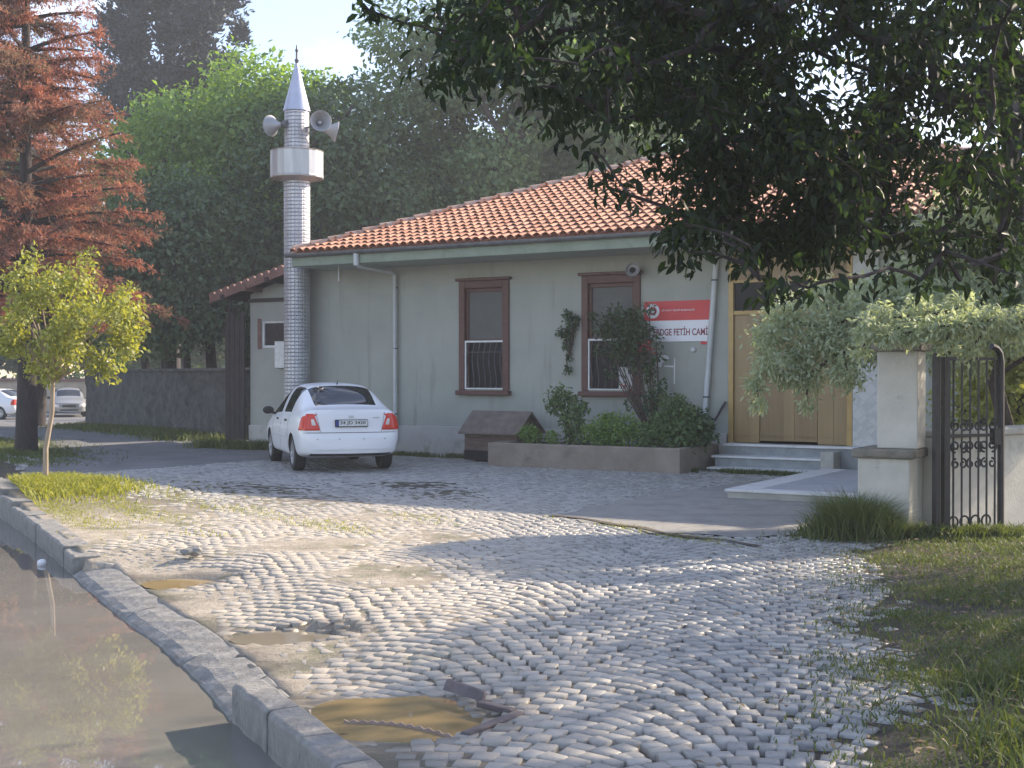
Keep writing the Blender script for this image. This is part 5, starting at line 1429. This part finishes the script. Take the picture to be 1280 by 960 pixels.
def silver_tree():
    rng = np.random.default_rng(70); base = Vector((5.9, 14.9, 0)); t = thing('silvery_tree', 'silvery grey green tree drooping over the gate pillar', 'tree', base)
    tips = []; mb = MB(); fork = Vector((5.55, 14.75, 1.55))
    mb.tube([base-Vector((0,0,.2)), Vector((5.8, 14.9, .8)), fork], [.12, .10, .08], 8)
    spots = [(960,420,14.0,.26),(945,480,13.9,.16),(985,395,14.1,.30),(1000,440,14.0,.30),(960,455,13.8,.22),(948,505,13.8,.12),(1010,470,13.9,.25),(1030,410,14.0,.34),(1035,370,14.3,.30),(1050,440,13.8,.30),(1060,470,13.6,.22),(1075,395,14.0,.36),(1090,430,13.7,.30),(1110,370,14.4,.36),(1120,410,14.0,.36),(1150,385,14.3,.38),(1150,425,13.6,.30),(1175,400,14.0,.36),(1200,370,14.6,.38),(1200,425,13.7,.30),(1180,450,13.4,.22),(1225,400,14.2,.38),(1250,365,14.6,.4),(1255,420,14.2,.34),(1215,455,13.6,.2),(1285,390,14.6,.45),(1320,370,15.0,.5),(1340,330,15.2,.5),(1290,340,15.0,.45),(1240,335,15.2,.4),(1185,340,15.0,.36),(1130,345,14.8,.3),(1380,400,15,.5),(1320,430,14.6,.4),(1010,505,13.8,.12),(985,470,13.8,.18),(1400,300,15.5,.6),(1330,270,15.6,.6),(1450,350,15.5,.6),(1085,365,14.8,.3),(1085,412,12.1,.16),(1110,420,12.0,.16),(1140,415,12.05,.18),(1165,410,11.9,.17),(1190,408,11.9,.19),(1215,405,11.95,.18),(1240,400,12.0,.2),(1265,405,12.1,.2),(1290,400,12.2,.22),(1100,395,12.3,.18),(1150,390,12.3,.2),(1200,385,12.3,.2),(1180,432,11.9,.10),(1210,440,11.95,.10),(1075,440,12.3,.10)]
    spots = [(px, py, y, r*.88) for px, py, y, r in spots]
    cs = [tuple(at(px, py, y)) for px, py, y, r in spots]; rs = [s[3] for s in spots]
    cs += [(6.3, 14.6, 3.6), (6.9, 15.1, 3.8), (5.6, 15.3, 3.5), (7.4, 15.6, 3.3), (7.2, 14.5, 2.9), (5.2, 14.9, 3.2)]; rs += [.7, .7, .6, .7, .6, .5]
    tot = sum(r*r for r in rs)
    P, D, N = blobs(cs, rs, [88000*r*r/tot for r in rs], rng, .15, .9, .2)
    D = unit(D+np.array([-.25, -.1, -.35])); L = .066*(.6+.8*rng.random(len(P)))
    leaves('crown', P, D, N, L, L*.36, M['leaf_silver'], t, base=base)
    grow(mb, [fork], cs, .007, .06, rng)
    mb.v = [tuple(Vector(v)-base) for v in mb.v]; mb.build('trunk', M['bark'], t, smooth=True)
silver_tree()

def fore_tree():
    rng = np.random.default_rng(80); base = Vector((8.8, 10.4, .1)); t = thing('overhanging_tree', 'large dark leaved tree overhanging from the right with glossy leaves', 'tree', base)
    cs = []; rs = []
    cen = np.array([9.3, 10.5, 4.3]); rad = np.array([3.0, 3.9, 1.8])
    while len(cs) < 190:                               # crown beside the picture, shading the cobbles
        d = rng.uniform(-1, 1, 3)
        if np.linalg.norm(d) > 1: continue
        cs.append(tuple(cen+d*rad)); rs.append(rng.uniform(.4, .7))
    for k in range(44): cs.append((rng.uniform(3.0, 6.6), rng.uniform(7.4, 10.6), rng.uniform(4.7, 6.3))); rs.append(rng.uniform(.4, .65))
    n_off = len(cs)
    # boughs reaching left over the yard
    spec = []
    for k in range(270):
        px = 1290-520*rng.random()**1.0; lim = 362 if px > 1020 else 362-(1020-px)*.70
        py = rng.uniform(-90, lim-35); spec.append((px, py, rng.uniform(5.6, 8.2), rng.uniform(.14, .24)*(1 if py < lim-130 else .68)))
    for k in range(60):
        px = rng.uniform(560, 800); lim = 85+(px-560)*.40; py = rng.uniform(-80, lim); spec.append((px, py, rng.uniform(5.0, 7.0), rng.uniform(.10, .19)))
    for px, py in ((520,30),(560,40),(545,10),(590,60),(610,95),(640,95),(665,110),(575,90),(540,95),(690,150),(700,170),(740,190),(765,215),(790,245),(760,235),(850,265),(865,290),(880,285),(840,280),(860,315),(905,300),(930,330),(950,350),(965,365),(985,345),(940,310),(1010,360),(1040,350),(1090,350),(1150,350),(1200,350),(1240,355),(1270,345),(1110,335),(1175,330),(455,5),(462,14),(680,60),(650,40),(600,20),(700,110)):
        spec.append((px, py, rng.uniform(5.2, 6.6), rng.uniform(.06, .12)))
    for k in range(48): spec.append((rng.uniform(845, 1060), rng.uniform(170, 318), rng.uniform(6.0, 7.4), rng.uniform(.126, .18)))
    ns = len(spec)
    for px, py, y, r in spec: cs.append(tuple(at(px, py, y))); rs.append(r)
    cnt = [85]*(n_off-44)+[45]*44+[max(16, 1700*r*r+26*r/.2) if r > .125 else 16 for _, _, _, r in spec]
    P, D, N = blobs(cs, rs, cnt, rng, .1, .9, .5)
    D = unit(D+np.array([0, 0, -.45]))
    near = np.concatenate([np.full(int(c), i >= n_off) for i, c in enumerate(cnt)])
    L = np.where(near, .066, .125)*(.6+.7*rng.random(len(P)))
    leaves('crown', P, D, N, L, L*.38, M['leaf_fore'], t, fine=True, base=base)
    mb = MB(); fork = Vector((8.5, 10.2, 3.9))
    mb.tube([base-Vector((0,0,.3)), Vector((8.8, 10.35, 1.2)), Vector((8.6, 10.25, 2.4)), fork, Vector((8.7, 10.3, 5.2))], [.26, .21, .18, .15, .06], 10)
    grow(mb, [fork, fork+Vector((.1,0,1.2))], cs, .0042, .10, rng, fork=fork)
    mb.v = [tuple(Vector(v)-base) for v in mb.v]; mb.build('trunk', M['bark_dark'], t, smooth=True)
    print('fore leaves', len(P))
fore_tree()

# ------------------------------------------------------------------ grass and litter
def grass(name, x, y, h, m, lean=.35, w=.006, seed=0, zoff=-.015):
    rng = np.random.default_rng(seed+500); n = len(x)
    z = gsurf(x, y)+zoff
    a = rng.uniform(0, 2*PI, n); b = rng.uniform(0, 2*PI, n)
    h = h*(.5+.8*rng.random(n)); ln = lean*(.3+rng.random(n))
    s = np.stack([np.cos(a), np.sin(a), np.zeros(n)], 1)*w; lv = np.stack([np.cos(b), np.sin(b), np.zeros(n)], 1)
    p = np.stack([x, y, z], 1); up = np.array([0, 0, 1.0])
    m1 = p+up*h[:, None]*.55+lv*(h*ln*.35)[:, None]; tp = p+up*(h*(1-.25*ln))[:, None]+lv*(h*ln)[:, None]
    V = np.stack([p-s, p+s, m1-s*.8, m1+s*.8, tp-s*.12, tp+s*.12], 1).reshape(-1, 3)
    q = (np.arange(n)*6)[:, None]
    lp = np.concatenate([q+np.array([0,1,3,2]), q+np.array([2,3,5,4])], 1)
    return tag(np_mesh(name, V, lp, np.full(2*n, 4), m), kind='stuff')
def patchy(n, fx, fy, dens, seed):
    rng = np.random.default_rng(seed); x = fx(rng, n); y = fy(rng, n)
    k = rng.random(n) < dens(x, y); return x[k], y[k]
def nz(x, y, f): return .5+.25*(np.sin(x*f+1.3)*np.cos(y*f*1.2+.4)+np.sin(x*f*2.3+y*f*1.7+2))
# right verge
x, y = patchy(80000, lambda r, n: r.uniform(1.2, 6.5, n), lambda r, n: r.uniform(4.6, 12.4, n),
              lambda x, y: np.clip((x-(.16+.28*y)+.1)/.9, 0, 1)**1.2*np.clip(nz(x, y, 2.2)*1.1, .15, 1)*np.where(y > 9.5, .7, 1)*(np.abs(x) < y*.45+.5), 1)
grass('grass', x, y, .050, M['grass'], 1.0, .004, 1)
x, y = patchy(110000, lambda r, n: r.uniform(.6, 6.5, n), lambda r, n: r.uniform(4.6, 12.6, n),
              lambda x, y: np.clip((x-(.16+.28*y)+.65)/.75, 0, 1)**1.3*np.clip((nz(x, y, 3.1)-.12)*1.4, .08, 1)*np.where(y > 8.5, .6, 1)*(np.abs(x) < y*.45+.5), 21)
grass('short_grass', x, y, .034, M['grass'], 1.0, .0045, 21, -.004)
x, y = patchy(4000, lambda r, n: r.uniform(1.75, 3.6, n), lambda r, n: r.uniform(4.7, 6.6, n), lambda x, y: np.clip((x-(.16+.28*y)-.1)/.4, 0, 1)*np.clip(nz(x, y, 3), .2, 1), 2)
grass('tall_grass', x, y, .17, M['grass'], .9, .005, 2)
# joints and edges of the cobbles on the right
x, y = patchy(32000, lambda r, n: r.uniform(.2, 4.2, n), lambda r, n: r.uniform(6.0, 13.5, n), lambda x, y: np.clip((x-(-.5+.24*y))/1.2, 0, 1)*np.clip((nz(x, y, 1.9)-.45)*2.2, 0, 1)*(x < .4+.30*y), 3)
grass('joint_grass', x, y, .042, M['grass'], .8, .0035, 3, -.015)
# tuft at the foot of the pillar
x, y = patchy(5200, lambda r, n: r.normal(3.42, .26, n), lambda r, n: r.normal(12.52, .17, n), lambda x, y: np.ones_like(x), 4)
grass('pillar_tuft', x, y, .36*np.exp(-((x-3.35)/.42)**2)+.07, M['grass'], .85, .0045, 4)
x, y = patchy(2600, lambda r, n: r.uniform(3.7, 4.9, n), lambda r, n: 12.30+r.normal(0, .08, n), lambda x, y: np.clip(nz(x, y, 5)*1.2, 0, 1), 5)
grass('gate_weeds', x, y, .14, M['grass'], .8, .008, 5)
# yellow grass around the young tree
x, y = patchy(30000, lambda r, n: r.normal(-5.45, .95, n), lambda r, n: r.normal(14.6, 1.7, n), lambda x, y: (x > kerb_xv(y)+.28)*np.clip((nz(x, y, 2.4)-.22)*1.9, 0, 1), 6)
grass('lawn_patch', x, y, .032, M['grass_y'], 1.0, .005, 6)
x, y = patchy(9000, lambda r, n: r.normal(-6.15, .5, n), lambda r, n: r.normal(16.6, .55, n), lambda x, y: (x > kerb_xv(y)+.28)*1.0, 7)
grass('mound_grass', x, y, .12, M['grass_y'], .9, .010, 7)
x, y = patchy(9000, lambda r, n: r.uniform(-4.6, -.5, n), lambda r, n: r.uniform(12.5, 15.5, n), lambda x, y: np.clip((nz(x, y, 1.7)-.55)*1.6, 0, 1), 8)
grass('thin_grass', x, y, .025, M['grass_y'], .9, .005, 8, .0)
# along walls, planter, steps, crack
def strip(name, pts, n, sd, h, m, seed, w=.007):
    rng = np.random.default_rng(seed); seg = rng.integers(0, len(pts)-1, n); t = rng.random(n); P = np.array([tuple(p)[:2] for p in pts])
    q = P[seg]*(1-t)[:, None]+P[seg+1]*t[:, None]+rng.normal(size=(n, 2))*sd
    k = nz(q[:, 0], q[:, 1], 3.3) > .33
    return grass(name, q[k, 0], q[k, 1], h, m, .7, w, seed)
strip('wall_grass', [(-7.4, 30.6), (-10.2, 35.4), (-15, 43.6)], 9000, .45, .20, M['grass'], 11, .014)
strip('annex_grass', [bw(XL-1.2, -.3), bw(XL+1.5, -.25)], 2600, .18, .22, M['grass'], 12, .010)
strip('step_grass', [bw(6.7, -1.2), bw(8.8, -1.15)], 2200, .07, .09, M['grass'], 13)
strip('planter_grass', [bw(-.3, -.25), bw(2.2, -.25)], 1500, .12, .10, M['grass'], 14)
strip('crack_grass', [c for c in ck], 1500, .09, .03, M['grass_y'], 15, .005)
strip('trunk_grass', [(-9.2, 24.6), (-10.6, 26.4)], 3500, .5, .12, M['grass'], 16, .010)
strip('lane_edge_grass', [(-8.3, 22.5), (-9.8, 26.5), (-13, 32)], 5000, .6, .07, M['grass'], 17, .010)
# dry leaves
rng = np.random.default_rng(90); n = 2600
x = rng.uniform(-1.0, 4.0, n); y = rng.uniform(5.2, 12.5, n); k = rng.random(n) < np.clip((x-(-.7+.24*y))/1.2, .02, 1); x, y = x[k], y[k]; n = len(x)
o = leaves('leaf_litter', np.stack([x, y, gsurf(x, y)+.004+rng.random(n)*.02], 1), rng.normal(size=(n, 3))*np.array([1, 1, .15]), rng.normal(size=(n, 3))*.25+np.array([0, 0, 1.0]), .04*(.6+rng.random(n)), .02, M['litter'])
tag(o, kind='stuff')
o = MB().lathe([(.001, 0), (.034, .004), (.044, .02), (.038, .05), (.02, .06), (.001, .065)], 12, Matrix.Rotation(R(25), 4, 'X'), cap=False).build('crumpled_cup', M['paper'], smooth=True)
p = gnd(52, 706, WATER); o.location = (p.x, p.y, WATER-.01); tag(o, 'small white crumpled cup floating against the kerb', 'litter')
for (px, py, r, lb) in ((240, 692, .09, 'loose pale stone lying on the cobbles near the yellow grass'), (962, 592, .0, '')):
    if r == 0: continue
    bmx = bmesh.new(); bmesh.ops.create_icosphere(bmx, subdivisions=2, radius=r)
    for v in bmx.verts: v.co *= 1+.25*math.sin(v.co.x*40+v.co.y*31); v.co.z *= .5
    me = bpy.data.meshes.new('loose_stone'); bmx.to_mesh(me); bmx.free(); me.materials.append(M['kerb']); o = link(bpy.data.objects.new('loose_stone', me)); o.location = gnd(px, py)+Vector((0, 0, .02)); tag(o, lb, 'stone')

# ------------------------------------------------------------------ light, sky, camera
sunv = Vector((.85*math.cos(R(28)), .53*math.cos(R(28)), math.sin(R(28)))).normalized()
el = math.asin(sunv.z); az = math.atan2(sunv.x, sunv.y)
ld = bpy.data.lights.new('sun', 'SUN'); ld.energy = 5.0; ld.angle = R(.6); ld.color = (1.0, .85, .66)
lo = bpy.data.objects.new('sun', ld); COL.objects.link(lo); lo.rotation_euler = sunv.to_track_quat('Z', 'Y').to_euler()
wd_ = bpy.data.worlds.new('World'); scene.world = wd_; wd_.use_nodes = True; nt = wd_.node_tree
bg = nt.nodes['Background']; sky = nt.nodes.new('ShaderNodeTexSky'); sky.sky_type = 'NISHITA'; sky.sun_disc = False
sky.sun_elevation = el; sky.sun_rotation = az; sky.air_density = 1.0; sky.dust_density = .5; sky.ozone_density = 1.6
tc = nt.nodes.new('ShaderNodeTexCoord'); mp = nt.nodes.new('ShaderNodeMapping'); mp.inputs['Scale'].default_value = (1, 1, 2.4); mp.inputs['Location'].default_value = (.15, .62, .3)
nt.links.new(tc.outputs['Generated'], mp.inputs[0]); nn = nt.nodes.new('ShaderNodeTexNoise'); nn.inputs['Scale'].default_value = 4.5; nn.inputs['Detail'].default_value = 8; nn.inputs['Roughness'].default_value = .55
nt.links.new(mp.outputs[0], nn.inputs['Vector'])
fac = ramp2(nt, nn.outputs['Fac'], (0, 0, 0), (1, 1, 1), .53, .70)
nt.links.new(mixc(nt, fac, mixc(nt, 1.0, sky.outputs[0], (1.05, .93, .94), 'MULTIPLY'), (6.3, 6.4, 6.8)), bg.inputs[0]); bg.inputs[1].default_value = .155

cd = bpy.data.cameras.new('camera'); cam = bpy.data.objects.new('camera', cd); COL.objects.link(cam)
cd.sensor_width = 36; cd.lens = 36*F/1280; cd.clip_start = .05; cd.clip_end = 2000
cam.location = (0, 0, CH); cam.rotation_euler = (R(90)-math.atan((480-HY)/F), 0, 0)
scene.camera = cam
scene.view_settings.view_transform = 'Standard'; scene.view_settings.look = 'None'; scene.view_settings.exposure = 1.18; scene.view_settings.gamma = 1
scene.render.engine = 'CYCLES'
scene.cycles.use_denoising = True
scene.cycles.max_bounces = 8; scene.cycles.transparent_max_bounces = 8

# thin air added over the yard to lift the dark trees, standing for lens glare
mb = MB(); mb.box(-90, 60, -8, 130, -2.2, 34); hz_ = mb.build('glare_haze', None); tag(hz_, kind='stuff')
hm = bpy.data.materials.new('glare_haze'); hm.use_nodes = True; hn = hm.node_tree; hn.nodes.remove(hn.nodes['Principled BSDF'])
pv = hn.nodes.new('ShaderNodeVolumePrincipled'); pv.inputs['Color'].default_value = (.86, .91, 1, 1); pv.inputs['Density'].default_value = .0015; pv.inputs['Anisotropy'].default_value = .3
hn.links.new(pv.outputs[0], hn.nodes['Material Output'].inputs['Volume']); hz_.data.materials.append(hm)
scene.cycles.volume_bounces = 0
